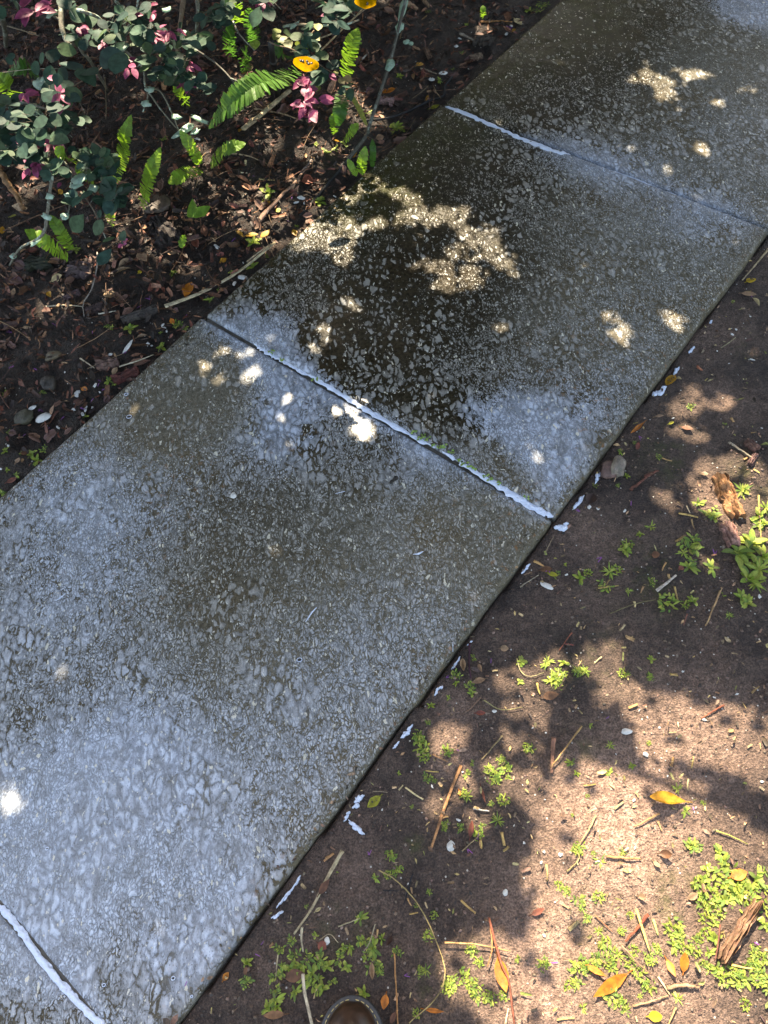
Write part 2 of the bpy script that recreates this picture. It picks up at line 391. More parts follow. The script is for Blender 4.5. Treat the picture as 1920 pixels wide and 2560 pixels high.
pale = np.clip(spots(X, Y, [('G4', 600, 1000, 500, .75), ('G4', 1200, 500, 400, .55), ('G5', 500, 500, 300, .6), ('G5', 900, 200, 400, .6), ('G5', 500, 900, 300, .5), ('G5', 1200, 880, 400, .35),
            ('G3', 950, 850, 180, .6), ('G3', 950, 450, 150, .5), ('G2', 450, 500, 200, .35), ('G1', 1150, 600, 250, .25), ('G6', 900, 300, 250, .3), ('G2', 1350, 230, 150, .5), ('G1', 1350, 1250, 200, .3)]), 0, 1)  # spots mostly follow the sun patches, putting sunlight into the soil colour
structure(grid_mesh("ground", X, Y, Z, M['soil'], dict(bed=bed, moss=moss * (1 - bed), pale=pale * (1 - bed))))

# ------------------------------------------------------------------ concrete path, slab by slab
FOAM = [('D', 60, 1850, 170, .55), ('D', 160, 1740, 150, .45), ('D', 300, 1640, 130, .3), ('D', 90, 2010, 120, .45), ('D', 400, 2080, 110, .25), ('D', 470, 1960, 150, .25), ('D', 300, 1850, 200, .2),
        ('D', 1010, 885, 32, .3), ('D', 1055, 905, 38, .4), ('D', 1105, 935, 42, .4), ('D', 1150, 975, 42, .4), ('D', 1190, 1015, 40, .4), ('D', 1205, 1065, 34, .4), ('D', 1110, 870, 38, .35), ('D', 1160, 900, 40, .35), ('D', 1200, 950, 45, .35), ('D', 1240, 900, 60, .2), ('D', 1250, 1000, 45, .25), ('D', 1290, 850, 120, .16), ('D', 520, 695, 40, .45), ('D', 565, 725, 42, .5), ('D', 605, 770, 40, .5), ('D', 650, 810, 38, .45), ('D', 560, 790, 40, .4), ('D', 600, 850, 45, .4), ('D', 630, 700, 40, .3), ('D', 610, 910, 50, .3), ('D', 700, 850, 35, .35),
        ('D', 1650, 10, 55, 1.3), ('D', 1600, 0, 40, .5), ('D', 1350, 370, 70, .3), ('D', 1520, 460, 70, .35), ('D', 1200, 310, 60, .25), ('D', 600, 940, 90, .25), ('D', 150, 1050, 160, .2), ('D', 200, 1200, 150, .15),
        ('D', 750, 1450, 300, .12), ('D', 500, 1700, 250, .12), ('D', 100, 1400, 250, .15), ('D', 1560, 250, 120, .1), ('D', 1270, 350, 50, .25), ('D', 900, 1000, 60, .15),
        ('D', 850, 600, 170, -.24), ('D', 800, 700, 130, -.14), ('D', 960, 480, 170, -.22), ('D', 940, 890, 50, -.35), ('D', 1040, 600, 120, -.16), ('D', 1150, 120, 150, -.22), ('D', 1300, 90, 170, -.22), ('D', 850, 420, 80, -.4),
        ('D', 980, 320, 100, -.3), ('D', 740, 760, 60, -.15), ('D', 430, 1250, 120, -.16), ('D', 600, 1200, 170, -.18), ('D', 800, 1180, 150, -.12), ('D', 430, 860, 110, -.30), ('D', 330, 900, 90, -.25), ('D', 1100, 1150, 130, -.22),
        ('D', 1500, 130, 170, -.12), ('D', 1250, 780, 60, -.1), ('D', 500, 1450, 120, -.10), ('D', 1050, 1180, 90, -.15)]
ALGAE = [('D', 1150, 60, 90, .9), ('D', 1060, 170, 60, .8), ('D', 1250, 20, 110, .8), ('D', 840, 410, 70, .7), ('D', 990, 280, 70, .6), ('D', 760, 470, 50, .5), ('D', 880, 330, 60, .5)]
DRY = [('D', 720, 520, 150, -.6), ('D', 880, 560, 240, -.75), ('D', 780, 720, 140, -.6), ('D', 1000, 900, 70, -.5), ('D', 1130, 150, 190, -.6), ('D', 1300, 60, 180, -.45), ('D', 1000, 350, 140, -.4), ('D', 420, 830, 170, .8), ('D', 1080, 1150, 190, .75), ('D', 250, 960, 170, .5), ('D', 850, 1250, 250, .45), ('D', 1250, 1060, 80, .3), ('D', 1550, 500, 250, .55), ('D', 1400, 620, 220, .45), ('D', 1300, 1000, 120, .4), ('D', 1620, 150, 150, .6), ('D', 1450, 330, 230, .4), ('D', 1250, 700, 170, .35), ('D', 1550, 100, 160, .3),
       ('D', 600, 1500, 400, .30), ('D', 300, 1900, 500, .35), ('D', 700, 1650, 300, .3), ('D', 200, 1250, 250, .35), ('D', 1500, 700, 150, .5)]
RUST = [('D', 1120, 1120, 120, 1), ('D', 1300, 800, 140, .8), ('D', 400, 1000, 150, .6), ('D', 650, 920, 80, .4), ('D', 1350, 900, 90, .8), ('D', 300, 1250, 150, .4)]
BIG = [('D', 350, 1650, 350, .03), ('D', 750, 850, 200, .13), ('D', 1400, 250, 250, .05), ('D', 900, 550, 260, .06), ('D', 850, 1300, 260, -.14), ('D', 1400, 650, 250, -.06), ('D', 500, 1150, 150, -.08)]
_jc = [nv(p.x, p.y) for p in (gz('G7', u, v, 0) for u, v in [(0, 872), (90, 982), (240, 1190), (430, 1410), (600, 1575)])]
_k, _b = np.polyfit([a for a, b in _jc], [b for a, b in _jc], 1)
def joint_shift(A, B): return (_k * A + _b - JV[1]) * np.clip(1 - np.abs(B - JV[1]) / .6, 0, 1)
def slab_axis(lo, hi, r=.013, step=.0125):
    e = [0, .0007, .0022, .0045, .0075, .0105, r]
    mid = np.arange(lo + r + step, hi - r - step * .5, step)
    return np.array([lo + x for x in e] + list(mid) + [hi - x for x in reversed(e)])
def slab(v0, v1, dn, dz, tilt):
    r = .013; g = .0045
    a = slab_axis(NL + dn, NR + dn * .3, r); b = slab_axis(v0 + g, v1 - g, r)
    A, B = np.meshgrid(a, b)
    d1 = np.minimum(A - a[0], a[-1] - A); d2 = np.minimum(B - b[0], b[-1] - B)
    def rd(d): q = np.clip(r - d, 0, r); return r - np.sqrt(np.maximum(r * r - q * q, 0))
    A = A + .008 * (fbm(A * 0 + 3, B, 14, 4, 81) - .5) * np.exp(-(a[-1] - A) / .03) + .010 * (fbm(A * 0 + 9, B, 12, 4, 83) - .5) * np.exp(-(A - a[0]) / .03)
    B = B + joint_shift(A, B)
    Xs, Ys = xy(A, B)
    z = -rd(d1) * 1.0 - rd(d2) * .8 + dz + tilt * (B - (v0 + v1) / 2) + .004 * (fbm(Xs, Ys, 4, 3, 31) - .5) + .0015 * (fbm(Xs, Ys, 60, 2, 33) - .5)
    # skirts
    A = np.pad(A, 1, 'edge'); B = np.pad(B, 1, 'edge'); z = np.pad(z, 1, 'constant', constant_values=-.11)
    Xs, Ys = xy(A, B)
    d = np.minimum(A - a[0], a[-1] - A); dj = np.minimum(B - b[0], b[-1] - B)
    fo = .58 + .05 * (B < .9) + spots(Xs, Ys, FOAM) + .22 * np.exp(-dj / .03) * (v0 < .5)
    fo = fo - .2 * np.exp(-d / .015) + .35 * np.exp(-((B - JV[2]) / .035) ** 2) * (.35 + .65 * vn(A * 7, B * 3, 71)) + .16 * np.exp(-((B - JV[3]) / .03) ** 2)
    ed = np.exp(-(a[-1] - A) / .010) * .75 + np.exp(-(A - a[0]) / .01) * .5
    at_ = dict(foam=np.clip(fo, 0, 1.3), algae=np.clip(spots(Xs, Ys, ALGAE) + .3 * np.exp(-(A - a[0]) / .05) * (B > .8), 0, 1), dry=np.clip(spots(Xs, Ys, DRY) + .30, 0, 1),
               rust=np.clip(spots(Xs, Ys, RUST) + .6 * np.exp(-(a[-1] - A) / .05), 0, 1), edge=np.clip(ed, 0, 1), big=spots(Xs, Ys, BIG))
    structure(grid_mesh("sidewalk", Xs, Ys, z, M['path'], at_))
slab(JV[0], JV[1], .0, -.002, .002)
slab(JV[1], JV[2], -.012, -.003, -.001)
slab(JV[2], JV[3], .0, .004, .001)
slab(JV[3], JV[4], .004, .000, .002)
slab(JV[4], JV[5], .0, .0, .0)
# packed grout at the bottom of the joints
mb = MB()
for j in JV[1:5]:
    q = [xy(n, j + o + float(joint_shift(n, j))) for n, o in ((NL + .01, -.012), (NR - .01, -.012), (NR - .01, .012), (NL + .01, .012))]
    mb.add([(x, y, -.005 if j < 0 else -.009 if j < 1 else -.035) for x, y in q], [(0, 1, 2, 3)], (.07, .062, .05))
structure(mb.build("joint_bottom", M['stone']))

# ------------------------------------------------------------------ tree whose crown shades the path
HOLES_P = [  # sunlit stretches of ground, polygons traced on the photo
    ('G4', [(330, 130), (700, 190), (1000, 260), (1400, 330), (1659, 420), (1900, 520), (1900, 960), (1659, 920), (1400, 870), (1150, 810), (930, 780), (800, 700), (720, 560), (640, 420), (560, 330), (430, 300), (380, 220)]),
    ('G4', [(-90, 900), (-60, 800), (150, 820), (300, 760), (480, 800), (700, 860), (900, 920), (1100, 1020), (1400, 1190), (1659, 1300), (2100, 1500), (2100, 3200), (-300, 3200), (-320, 2580), (-340, 2480), (-470, 2300), (-540, 2140), (-480, 2030),
            (-200, 1990), (-160, 1900), (-40, 1800), (-180, 1560), (-90, 1390), (-130, 1300), (-80, 1170), (-130, 1000)]),
    ('G3', [(960, 640), (1080, 720), (960, 900), (900, 1050), (870, 1200), (800, 1230), (830, 1020), (890, 830)])]
HOLES = dict(
    G3=[(1310, 560, 55), (1330, 690, 65), (1150, 650, 40), (1270, 310, 50), (1400, 290, 60), (1500, 480, 55), (1480, 610, 65), (1580, 290, 85), (1080, 1310, 60), (1020, 1060, 45), (880, 1290, 35), (1130, 1250, 45), (1200, 950, 40), (1620, 180, 40)],
    G6=[(1520, 540, 60), (1370, 700, 50), (1600, 1010, 70), (1640, 1180, 60), (1420, 560, 35), (1440, 780, 35)],
    G2=[(1250, 340, 60), (1450, 330, 70), (1600, 330, 100), (1570, 540, 90), (1420, 470, 65), (950, 290, 40), (1230, 200, 60), (1600, 130, 60), (1390, 110, 45), (250, 1390, 55), (440, 1410, 55), (600, 1330, 80), (1150, 700, 35), (1280, 720, 50), (1000, 420, 30), (500, 1280, 40)],
    G1=[(920, 1285, 36), (1040, 1260, 36), (950, 1390, 42), (1090, 1410, 38), (1350, 1370, 45), (880, 1570, 32), (1030, 1590, 45), (1100, 1630, 38), (1190, 1330, 36), (870, 1450, 26), (1160, 1870, 50), (1400, 1830, 45), (1330, 1310, 26),
        (140, 350, 32), (430, 730, 40), (550, 810, 40), (490, 870, 30), (540, 930, 34), (850, 740, 36), (940, 780, 52), (270, 1800, 26), (590, 970, 24), (370, 740, 22)],
    H1=[(540, 410, 48), (580, 375, 48), (600, 430, 36), (510, 440, 28), (740, 340, 36), (775, 370, 32), (805, 382, 22), (730, 232, 24), (780, 215, 20), (710, 420, 32), (690, 460, 26), (740, 505, 36), (1110, 220, 30), (1130, 270, 36),
        (1200, 320, 34), (1270, 290, 34), (1325, 330, 28), (1390, 390, 34), (1060, 310, 28), (1490, 410, 34), (1540, 388, 24), (1515, 490, 42), (1150, 460, 28), (1330, 485, 34), (1250, 560, 38), (1285, 645, 42), (1400, 590, 32), (1415, 640, 32),
        (1340, 655, 28), (1240, 650, 22), (1560, 545, 20), (950, 560, 20), (1090, 550, 20), (1640, 590, 24), (1420, 430, 18), (920, 340, 28), (1030, 180, 32), (1370, 270, 18), (770, 745, 20), (700, 770, 18), (660, 885, 22), (725, 940, 16),
        (830, 800, 20), (1555, 875, 18), (125, 1000, 28), (30, 1070, 22), (110, 1130, 28), (230, 1140, 22), (240, 1000, 20), (290, 1080, 32), (390, 955, 38), (350, 1050, 18), (400, 1180, 18), (600, 1010, 16), (460, 1220, 18), (260, 1215, 18), (900, 130, 22), (960, 150, 18)],
    H2=[(420, 460, 20), (475, 495, 18), (770, 530, 25), (430, 590, 22), (310, 500, 22), (240, 560, 18), (320, 650, 14), (460, 640, 16), (160, 430, 16), (450, 405, 14), (1240, 780, 24), (80, 825, 14), (1460, 685, 16), (1490, 645, 13), (1455, 595, 12), (150, 925, 14), (720, 450, 14), (690, 400, 18)],
    F7=[(580, 640, 36), (680, 580, 32), (660, 650, 26), (820, 650, 40), (860, 740, 32), (940, 700, 24), (1040, 600, 36), (1090, 580, 28), (1235, 580, 32), (1420, 720, 28), (1280, 825, 32), (1130, 1180, 40), (1175, 1195, 32), (800, 770, 24), (960, 890, 18), (1650, 570, 18), (350, 850, 18), (760, 620, 26)],
    G7=[(50, 220, 38), (20, 160, 22), (270, 340, 22)],
    F2=[(640, 130, 60), (690, 100, 55), (620, 190, 40), (400, 790, 14)], F4=[(640, 900, 40), (920, 110, 30), (950, 490, 24), (380, 120, 22), (1150, 720, 30), (730, 560, 14)],
    F3=[(150, 400, 30), (1380, 60, 25), (830, 860, 22), (20, 640, 30), (560, 760, 25)], F5=[(450, 640, 26), (330, 470, 18)], F6=[(150, 80, 60), (500, 270, 20), (60, 150, 30)])
FERN_LIT = []          # filled further down by the ferns that stand in the sun

# ------------------------------------------------------------------ things: small helpers with placement
LEAFC = dict(orange=(.42, .135, .014), amber=(.46, .22, .022), yellow=(.58, .40, .03), brown=(.135, .062, .034), tan=(.30, .19, .115), red=(.20, .06, .04), pale=(.50, .40, .20), dark=(.045, .024, .018), green=(.27, .27, .03))
def lay_leaf(f, u0, v0, u1, v1, w, c, label, name="fallen_leaf", shape='oval', group=None, lift=.006, curl=None, fold=None, spots_=0, stem=True, mat='dead', rag=.05):
    a = gp(f, u0, v0, lift); b = gp(f, u1, v1, lift + random.uniform(0, .006)); d = b - a; L = d.length; ww = w * sc(f, (u0 + u1) / 2, (v0 + v1) / 2)
    col = jit(LEAFC[c] if isinstance(c, str) else c, .12); mb = MB()
    nrm = Vector((random.uniform(-.25, .25), random.uniform(-.25, .25), 1))
    leaf(mb, a, d, nrm, L, ww, col, shape, fold if fold is not None else random.uniform(.04, .22), curl if curl is not None else random.uniform(-.35, .5), 10, tuple(x * .6 for x in col), tuple(x * .85 for x in col), random.uniform(-.2, .2), rag)
    o = mb.build(name, M[mat], None, a); tag(o, label, "leaf", group)
    if stem:
        m2 = MB(); dn = d.normalized(); q = curve([a - dn * L * .16 + Vector((0, 0, -.002)), a, a + dn * L * .1], 5)
        tube(m2, q, .0011, tuple(x * .7 for x in col), 5); m2.build("stalk", M['wood'], o, a)
    if spots_:
        m3 = MB(); dn, sd, up = basis(d, nrm)
        for k in range(spots_):
            p = a + dn * L * random.uniform(.25, .8) + sd * ww * random.uniform(-.28, .28) + up * .0035
            blob(m3, p, (dn, sd, up), (ww * random.uniform(.05, .12), ww * random.uniform(.04, .09), .0015), (.012, .01, .008), 1, .3)
        m3.build("dark_spot", M['black'], o, a)
    return o
def lay_stick(f, pts, w, c, label, name="twig", kind='twig', group=None, lift=.004, lift2=None, cat=None, taper=.55, sub=10, flat=None):
    P = [gp(f, u, v, lift + (0 if lift2 is None else (lift2 - lift) * i / (len(pts) - 1))) for i, (u, v) in enumerate(pts)]
    q = curve(P, sub); r = .5 * w * sc(f, *pts[0]); n = len(q)
    hi = r * (flat or (.35 if kind == 'reed' else 1))
    q = [p + Vector((0, 0, hi * .8)) for p in q]
    if kind == 'twig': q = [p + Vector((random.uniform(-1, 1), random.uniform(-1, 1), 0)) * r * .35 for p in q]
    mb = MB(); rad = [r * (1 - (1 - taper) * abs(i / (n - 1))) * random.uniform(.9, 1.1) for i in range(n)]
    tube(mb, q, rad, c, 7 if kind != 'reed' else 8, (flat or (.35 if kind == 'reed' else 1)), .1)
    o = mb.build(name, M['straw' if kind == 'reed' else 'wood'], None, q[0]); tag(o, label, cat or ("straw" if kind == 'reed' else "twig"), group)
    return o
def lay_blob(f, u, v, w, h, ang, c, label, name, cat, mat='stone', height=.4, group=None, sub=3, amp=.2, pinch=.15, sink=.35, freq=1.6):
    s = sc(f, u, v); p = gp(f, u, v); d = gp(f, u + math.cos(ang) * 10, v + math.sin(ang) * 10) - p; d.z = 0
    a, b, c3 = basis(d); hh = h * s * .5 * height
    mb = MB(); blob(mb, p + Vector((0, 0, hh * (1 - sink))), (a, b, c3), (w * s * .5, h * s * .5, hh), c, sub, amp, freq, pinch)
    return tag(mb.build(name, M[mat], None, p), label, cat, group)

# --- foam in the joints and beside the slab
def foam_ridge(pts, w, hgt, label, seed, rough=.35, breaks=()):
    w *= .62; hgt *= .6
    q = curve([Vector(p) for p in pts], 150); n = len(q); mb = MB(); k = 9; vs = []; fs = []
    for i, p in enumerate(q):
        d = (q[min(i + 1, n - 1)] - q[max(i - 1, 0)]).normalized(); s = d.cross(Vector((0, 0, 1))).normalized()
        t = i / (n - 1); e = min(1, t * 12, (1 - t) * 12) ** .5
        for b0, b1 in breaks:
            if b0 < t < b1: e *= .35
        for j in range(k):
            th = math.pi * j / (k - 1); nn = 1 + rough * (float(vn(i * .26 + seed * 7, j * .6, seed)) - .5) * 2 + .06 * (random.random() - .5)
            vs.append(p + s * (math.cos(th) * w * e * nn) + Vector((0, 0, math.sin(th) * hgt * e * nn - .006)))
    for i in range(n - 1):
        for j in range(k - 1): fs.append((i * k + j, i * k + j + 1, (i + 1) * k + j + 1, (i + 1) * k + j))
    mb.add(vs, fs, (.8, .8, .8))
    return tag(mb.build("soap_foam", M['foam'], None, q[0]), label, "foam")
zA = lambda f, l, z=.002: [gz(f, u, v, z) for u, v in l]
foam_ridge(zA('F6', [(585, 727), (760, 800), (960, 890), (1160, 975), (1330, 1040), (1460, 1068)], .004), .0190, .014, "white soap foam ridge filling the upper slab joint of the path", 3)
foam_ridge(zA('F7', [(400, 1345), (520, 1385), (640, 1430), (800, 1500), (950, 1555)], .002), .0045, .004, "thin foam line beside the open part of the upper joint", 4, .6)
foam_ridge(zA('H2', [(300, 160), (370, 215), (450, 255), (540, 305)]), .014, .004, "faint foam at the left end of the middle slab joint", 5, .5)
foam_ridge(zA('H2', [(520, 292), (620, 355), (700, 405), (780, 455), (860, 500), (960, 555)]), .0125, .007, "white foam strip along the left half of the middle joint", 6, .4)
foam_ridge(zA('H2', [(950, 555), (1040, 590), (1120, 635), (1200, 690), (1300, 750), (1400, 815), (1500, 870), (1550, 895)]), .0150, .006, "white foam strip with green bits in the middle joint's right half", 7, .45, [(.18, .24), (.33, .37)])
foam_ridge(zA('G7', [(-40, 850), (20, 900), (90, 980), (150, 1060), (240, 1190), (340, 1310), (430, 1410), (520, 1500), (600, 1575), (650, 1630)]), .0098, .006, "long white foam ridge in the joint at the lower left corner", 8, .45)
# green algae crumbs on the middle joint's foam
mb = MB()
for u, v in [(1010, 565), (1030, 575), (1080, 612), (1100, 605), (1160, 668), (1180, 680), (1200, 690), (1220, 700), (1270, 730), (1290, 740), (1330, 760), (990, 575), (1120, 630), (1050, 600), (380, 215), (430, 245), (560, 325), (1440, 820), (970, 550)]:
    for k in range(5):
        p = gz('H2', u + random.uniform(-14, 14), v + random.uniform(-8, 8), .005)
        blob(mb, p, basis((1, .3, 0)), (.004 * random.uniform(.5, 1.2), .003, .002), jit((.22, .32, .08), .3), 1, .3)
tag(mb.build("algae_crumbs", M['weed']), "green crumbs of algae floating on the foam of the middle joint", "algae", kind='stuff')
for f, u, v, w, h, ang, lab in [
    ('G1', 795, 1215, 130, 75, -.7, "largest white foam clump by the spotted leaf against the slab edge"), ('G1', 925, 1050, 80, 40, -.9, "foam clump above the spotted leaf at the slab's foot"), ('G1', 1045, 880, 80, 34, -1, "narrow foam clump highest along the slab's right edge"),
    ('G1', 1200, 660, 34, 18, -1, "tiny foam fleck at the slab edge near the black twig"), ('G2', 515, 120, 100, 36, -1.1, "foam streak left of the reddish stone"), ('G2', 390, 290, 130, 45, -.9, "foam streak beside the dark curled leaf"),
    ('G2', 275, 450, 95, 70, -.2, "round foam puddle at the corner of the middle joint"), ('G2', 40, 730, 90, 26, -.85, "thin foam streak by the straw bundle at the slab edge"), ('G3', 1035, 25, 50, 18, -.8, "foam speck above the purple stem at the slab edge"),
    ('G3', 815, 350, 90, 42, -.8, "foam clump at the slab edge above the paired weed"), ('G3', 940, 165, 110, 24, -1.0, "long thin foam line left of the curled brown leaf"), ('G3', 600, 640, 120, 55, -.85, "foam pool with black pinholes at the slab edge above the dense weeds"),
    ('G3', 530, 730, 70, 24, -.9, "foam tail just below the pinholed pool"), ('G3', 265, 1120, 110, 70, -.8, "foam puddle left of the yellow-green spotted leaf"), ('G3', 185, 1220, 80, 34, -1, "foam at the top of the curved streak on soil"),
    ('G3', 250, 1300, 160, 50, .7, "curved foam streak running out over the soil"), ('G6', 480, 500, 290, 30, -.93, "long straight foam line along the slab's lower right edge"), ('G6', 400, 660, 90, 50, -.6, "foam ring with a dark bubble near the tan reed")]:
    s = sc(f, u, v); p = gp(f, u, v); d = gp(f, u + math.cos(ang) * 10, v + math.sin(ang) * 10) - p; d.z = 0; a, b, c3 = basis(d)
    mb = MB()
    k = 5 + int(w / h)
    for i in range(k):
        t = (i + .5) / k * 2 - 1
        q = p + a * (t * w * s * .42) + b * (random.uniform(-.2, .2) * h * s)
        n, v2 = nv(q.x, q.y); z = float(ground_h(q.x, q.y)) if n > NR else -.03
        blob(mb, Vector((q.x, q.y, z + .003)), (a, b, c3), (w * s / k * random.uniform(.8, 1.3), h * s * .36 * random.uniform(.4, 1) * (1 - .4 * abs(t)), random.uniform(.003, .006)), (.8, .8, .8), 3, .22, 1.6)
    tag(mb.build("soap_foam", M['foam'], None, p), lab, "foam", "foam clumps along the slab's right edge")

# ------------------------------------------------------------------ big bark, stones, shells
WOODC = dict(red=(.17, .065, .035), orange=(.36, .16, .06), tan=(.42, .31, .17), straw=(.50, .36, .13), dark=(.05, .03, .022), brown=(.16, .09, .055), grey=(.20, .17, .14), pink=(.27, .14, .11), pale=(.52, .45, .33), green=(.25, .24, .06))
def bark_piece(f, u0, v0, u1, v1, w, c, thick, label, name="bark_piece", mat='wood', group=None, sub=7, lift=.0):
    a = gp(f, u0, v0); b = gp(f, u1, v1); d = b - a; L = d.length; ww = w * sc(f, (u0 + u1) / 2, (v0 + v1) / 2); dn, sd, up = basis(d)
    mb = MB(); vs = []; cs = []; fs = []; nx, ny = 12 + sub, 14; sdv = random.uniform(0, 40)
    for top in (1, 0):
        for i in range(nx + 1):
            for j in range(ny + 1):
                t, q = i / nx, j / ny * 2 - 1
                wj = 1 - .34 * float(vn(i * .5 + sdv, (j > ny / 2) * 9, 2)) - .3 * max(0, abs(t * 2 - 1) - .75) * random.uniform(.3, 1)
                el = .16 * (float(vn(j * .55 + sdv, 3 + (i > nx / 2) * 5, 4)) - .5) * (abs(t * 2 - 1) ** 4)
                st = float(vn(i * .3 + sdv, j * 1.25, 6)); z = thick * (.95 - .55 * q * q + .75 * (st - .5)) if top else -.004
                vs.append(a + dn * L * (t + el) + sd * (q * ww * .5 * wj) + Vector((0, 0, z + lift))); cs.append(jit(tuple(x * (.45 + 1.0 * st) for x in c), .18))
    N = (nx + 1) * (ny + 1)
    for i in range(nx):
        for j in range(ny):
            o = i * (ny + 1) + j; fs.append((o, o + 1, o + ny + 2, o + ny + 1)); fs.append((N + o, N + o + ny + 1, N + o + ny + 2, N + o + 1))
    for i in range(nx):
        for j in (0, ny):
            o = i * (ny + 1) + j; fs.append((o, o + ny + 1, N + o + ny + 1, N + o) if j == 0 else (o + ny + 1, o, N + o, N + o + ny + 1))
    for j in range(ny):
        for i in (0, nx):
            o = i * (ny + 1) + j; fs.append((o + 1, o, N + o, N + o + 1) if i == 0 else (o, o + 1, N + o + 1, N + o))
    mb.add(vs, fs, cs)
    return tag(mb.build(name, M[mat], None, a, smooth=False), label, "bark", group)
bark_piece('G2', 1330, 130, 1450, 385, 120, (.30, .15, .07), .026, "large split piece of orange brown bark in the sun patch")
bark_piece('G2', 1380, 430, 1440, 580, 110, (.28, .15, .12), .014, "pinkish flake of bark below the large orange one")
bark_piece('G5', 1595, 325, 1425, 612, 72, (.22, .125, .08), .024, "ridged log of brown bark among the sunlit weeds at lower right", name="bark_log")
bark_piece('F5', 815, 720, 985, 690, 95, (.13, .075, .06), .02, "rough brown bark lump lying above the dark red chip near the slab")
bark_piece('F5', 955, 840, 1150, 770, 75, (.085, .025, .02), .022, "wet dark red bark chip touching the left slab edge")
bark_piece('F3', 1085, 560, 1180, 720, 150, (.028, .02, .018), .02, "blackened slab of bark below the patchy stone in the bed")
bark_piece('F5', 530, 150, 660, 110, 70, (.10, .06, .06), .012, "purplish brown bark flake in the litter left of a pale leaf")
bark_piece('F3', 860, 1250, 1080, 1170, 60, (.05, .04, .035), .016, "dark grey strip of wood near the slab's left edge")
bark_piece('F6', 140, 700, 230, 710, 70, (.22, .13, .12), .014, "pinkish bark chip beneath the orange oblong leaf")
bark_piece('F6', 800, 290, 920, 290, 80, (.05, .038, .03), .02, "dark brown bark lump above the slab near the top")
bark_piece('F6', 760, 410, 840, 390, 50, (.17, .11, .07), .012, "brown bark chip beside the pinkish leaf at the top slab edge")
bark_piece('F6', 450, 340, 490, 400, 34, (.15, .09, .06), .01, "short bark chip in the middle of the upper bed")
bark_piece('F3', 470, 900, 640, 900, 130, (.07, .045, .045), .014, "broad dull bark piece under the hanging shrub sprig")
bark_piece('F3', 185, 860, 370, 850, 110, (.02, .022, .012), .018, "black mossy lump of wood under the two crossed fronds", name="mossy_wood")
bark_piece('F3', 690, 840, 740, 950, 45, (.20, .11, .07), .01, "splintered brown chip standing beside the thin pale root")
bark_piece('F3', 720, 1150, 600, 1190, 70, (.06, .035, .03), .012, "dark chip beside the pale twig near the bottom of the bed")
bark_piece('G1', 1480, 1610, 1570, 1680, 70, (.16, .085, .065), .016, "curled brown bark at the frame's right side in shade")
bark_piece('G1', 1510, 1800, 1550, 1720, 50, (.20, .12, .11), .014, "pink grey bark bit at the end of the pale twig")
lay_blob('F3', 1095, 455, 140, 150, 0, (.075, .05, .035), "patchy brown stone beside the tallest single frond", "stone", "stone", height=.22)
lay_blob('G2', 590, 80, 105, 120, 0, (.15, .085, .07), "reddish half of the stone pair against the slab", "stone", "stone", height=.7)
lay_blob('G2', 650, 65, 85, 150, .1, (.23, .19, .15), "grey half of the stone pair against the slab", "stone", "stone", height=.7)
lay_blob('F5', 450, 640, 110, 70, -.5, (.13, .10, .06), "wet brown stone glinting in the lower bed", "stone", "stone", height=.6)
lay_blob('F5', 415, 870, 110, 110, 0, (.035, .027, .02), "dark round stone in the lower bed", "stone", "stone", height=.6)
lay_blob('F5', 210, 1150, 140, 120, 0, (.055, .05, .03), "olive brown stone beside the largest white shell", "stone", "stone", height=.5)
lay_blob('G2', 290, 488, 22, 22, 0, (.02, .018, .016), "small black pebble in the foam puddle by the joint", "pebble", "pebble")

def shell(f, u, v, w, h, ang, label, group=None, name="shell", c=(.72, .71, .68)):
    s = sc(f, u, v); p = gp(f, u, v); d = gp(f, u + math.cos(ang) * 10, v + math.sin(ang) * 10) - p; d.z = 0; a, b, c3 = basis(d)
    n = 11; m = 5; WB = [1 + .32 * (random.random() - .5) * (2 if name != 'shell' else 1) for _ in range(n)]; vs = [p + Vector((0, 0, .003 + h * s * .28))]; fs = []; tilt = random.uniform(-.25, .25)
    for r in range(1, m + 1):
        for k in range(n):
            th = 2 * math.pi * k / n; rr = r / m; wob = WB[k]
            vs.append(p + a * (math.cos(th) * w * s * .5 * rr * wob) + b * (math.sin(th) * h * s * .5 * rr * wob * (1 if math.sin(th) > 0 else .8)) + Vector((0, 0, .003 + h * s * .28 * (1 - rr * rr) + tilt * math.cos(th) * w * s * .3 * rr)))
    for k in range(n): fs.append((0, 1 + k, 1 + (k + 1) % n))
    for r in range(m - 1):
        for k in range(n): fs.append((1 + r * n + k, 1 + (r + 1) * n + k, 1 + (r + 1) * n + (k + 1) % n, 1 + r * n + (k + 1) % n))
    mb = MB(); mb.add(vs, fs, c)
    return tag(mb.build(name, M['shell'], None, p), label, "shell", group)
shell('F5', 365, 1150, 108, 85, -.5, "largest white clam shell lying in the lower left bed")
shell('F5', 270, 1067, 62, 40, -.1, "smaller white shell just above the largest clam shell")
shell('F5', 1062, 562, 125, 34, -.65, "long jagged white shell sliver left of the slab")
shell('F5', 915, 625, 36, 34, 0, "little curled white shell under the long jagged sliver")
shell('F4', 355, 1312, 70, 50, .3, "white shell touching the slab where the tan straw ends", )
shell('F4', 840, 652, 60, 40, .2, "greyish shell ring above the first sun patch on the slab", c=(.4, .42, .42))
shell('F4', 800, 690, 40, 24, 0, "pale shell chip beneath the greyish shell ring")
shell('F6', 575, 512, 46, 38, .3, "white cup shell near the upper joint in the bed")
shell('F6', 494, 556, 34, 34, 0, "cream snail shell beside the white cup shell")
shell('F6', 665, 326, 20, 26, 0, "oval white pebble shell in the upper bed")
shell('G4', 630, 525, 76, 50, 0, "round white shell at the edge of the lobed tree shadow")
shell('G3', 903, 1430, 62, 92, .2, "large cream shell flake below the long red-brown reed")
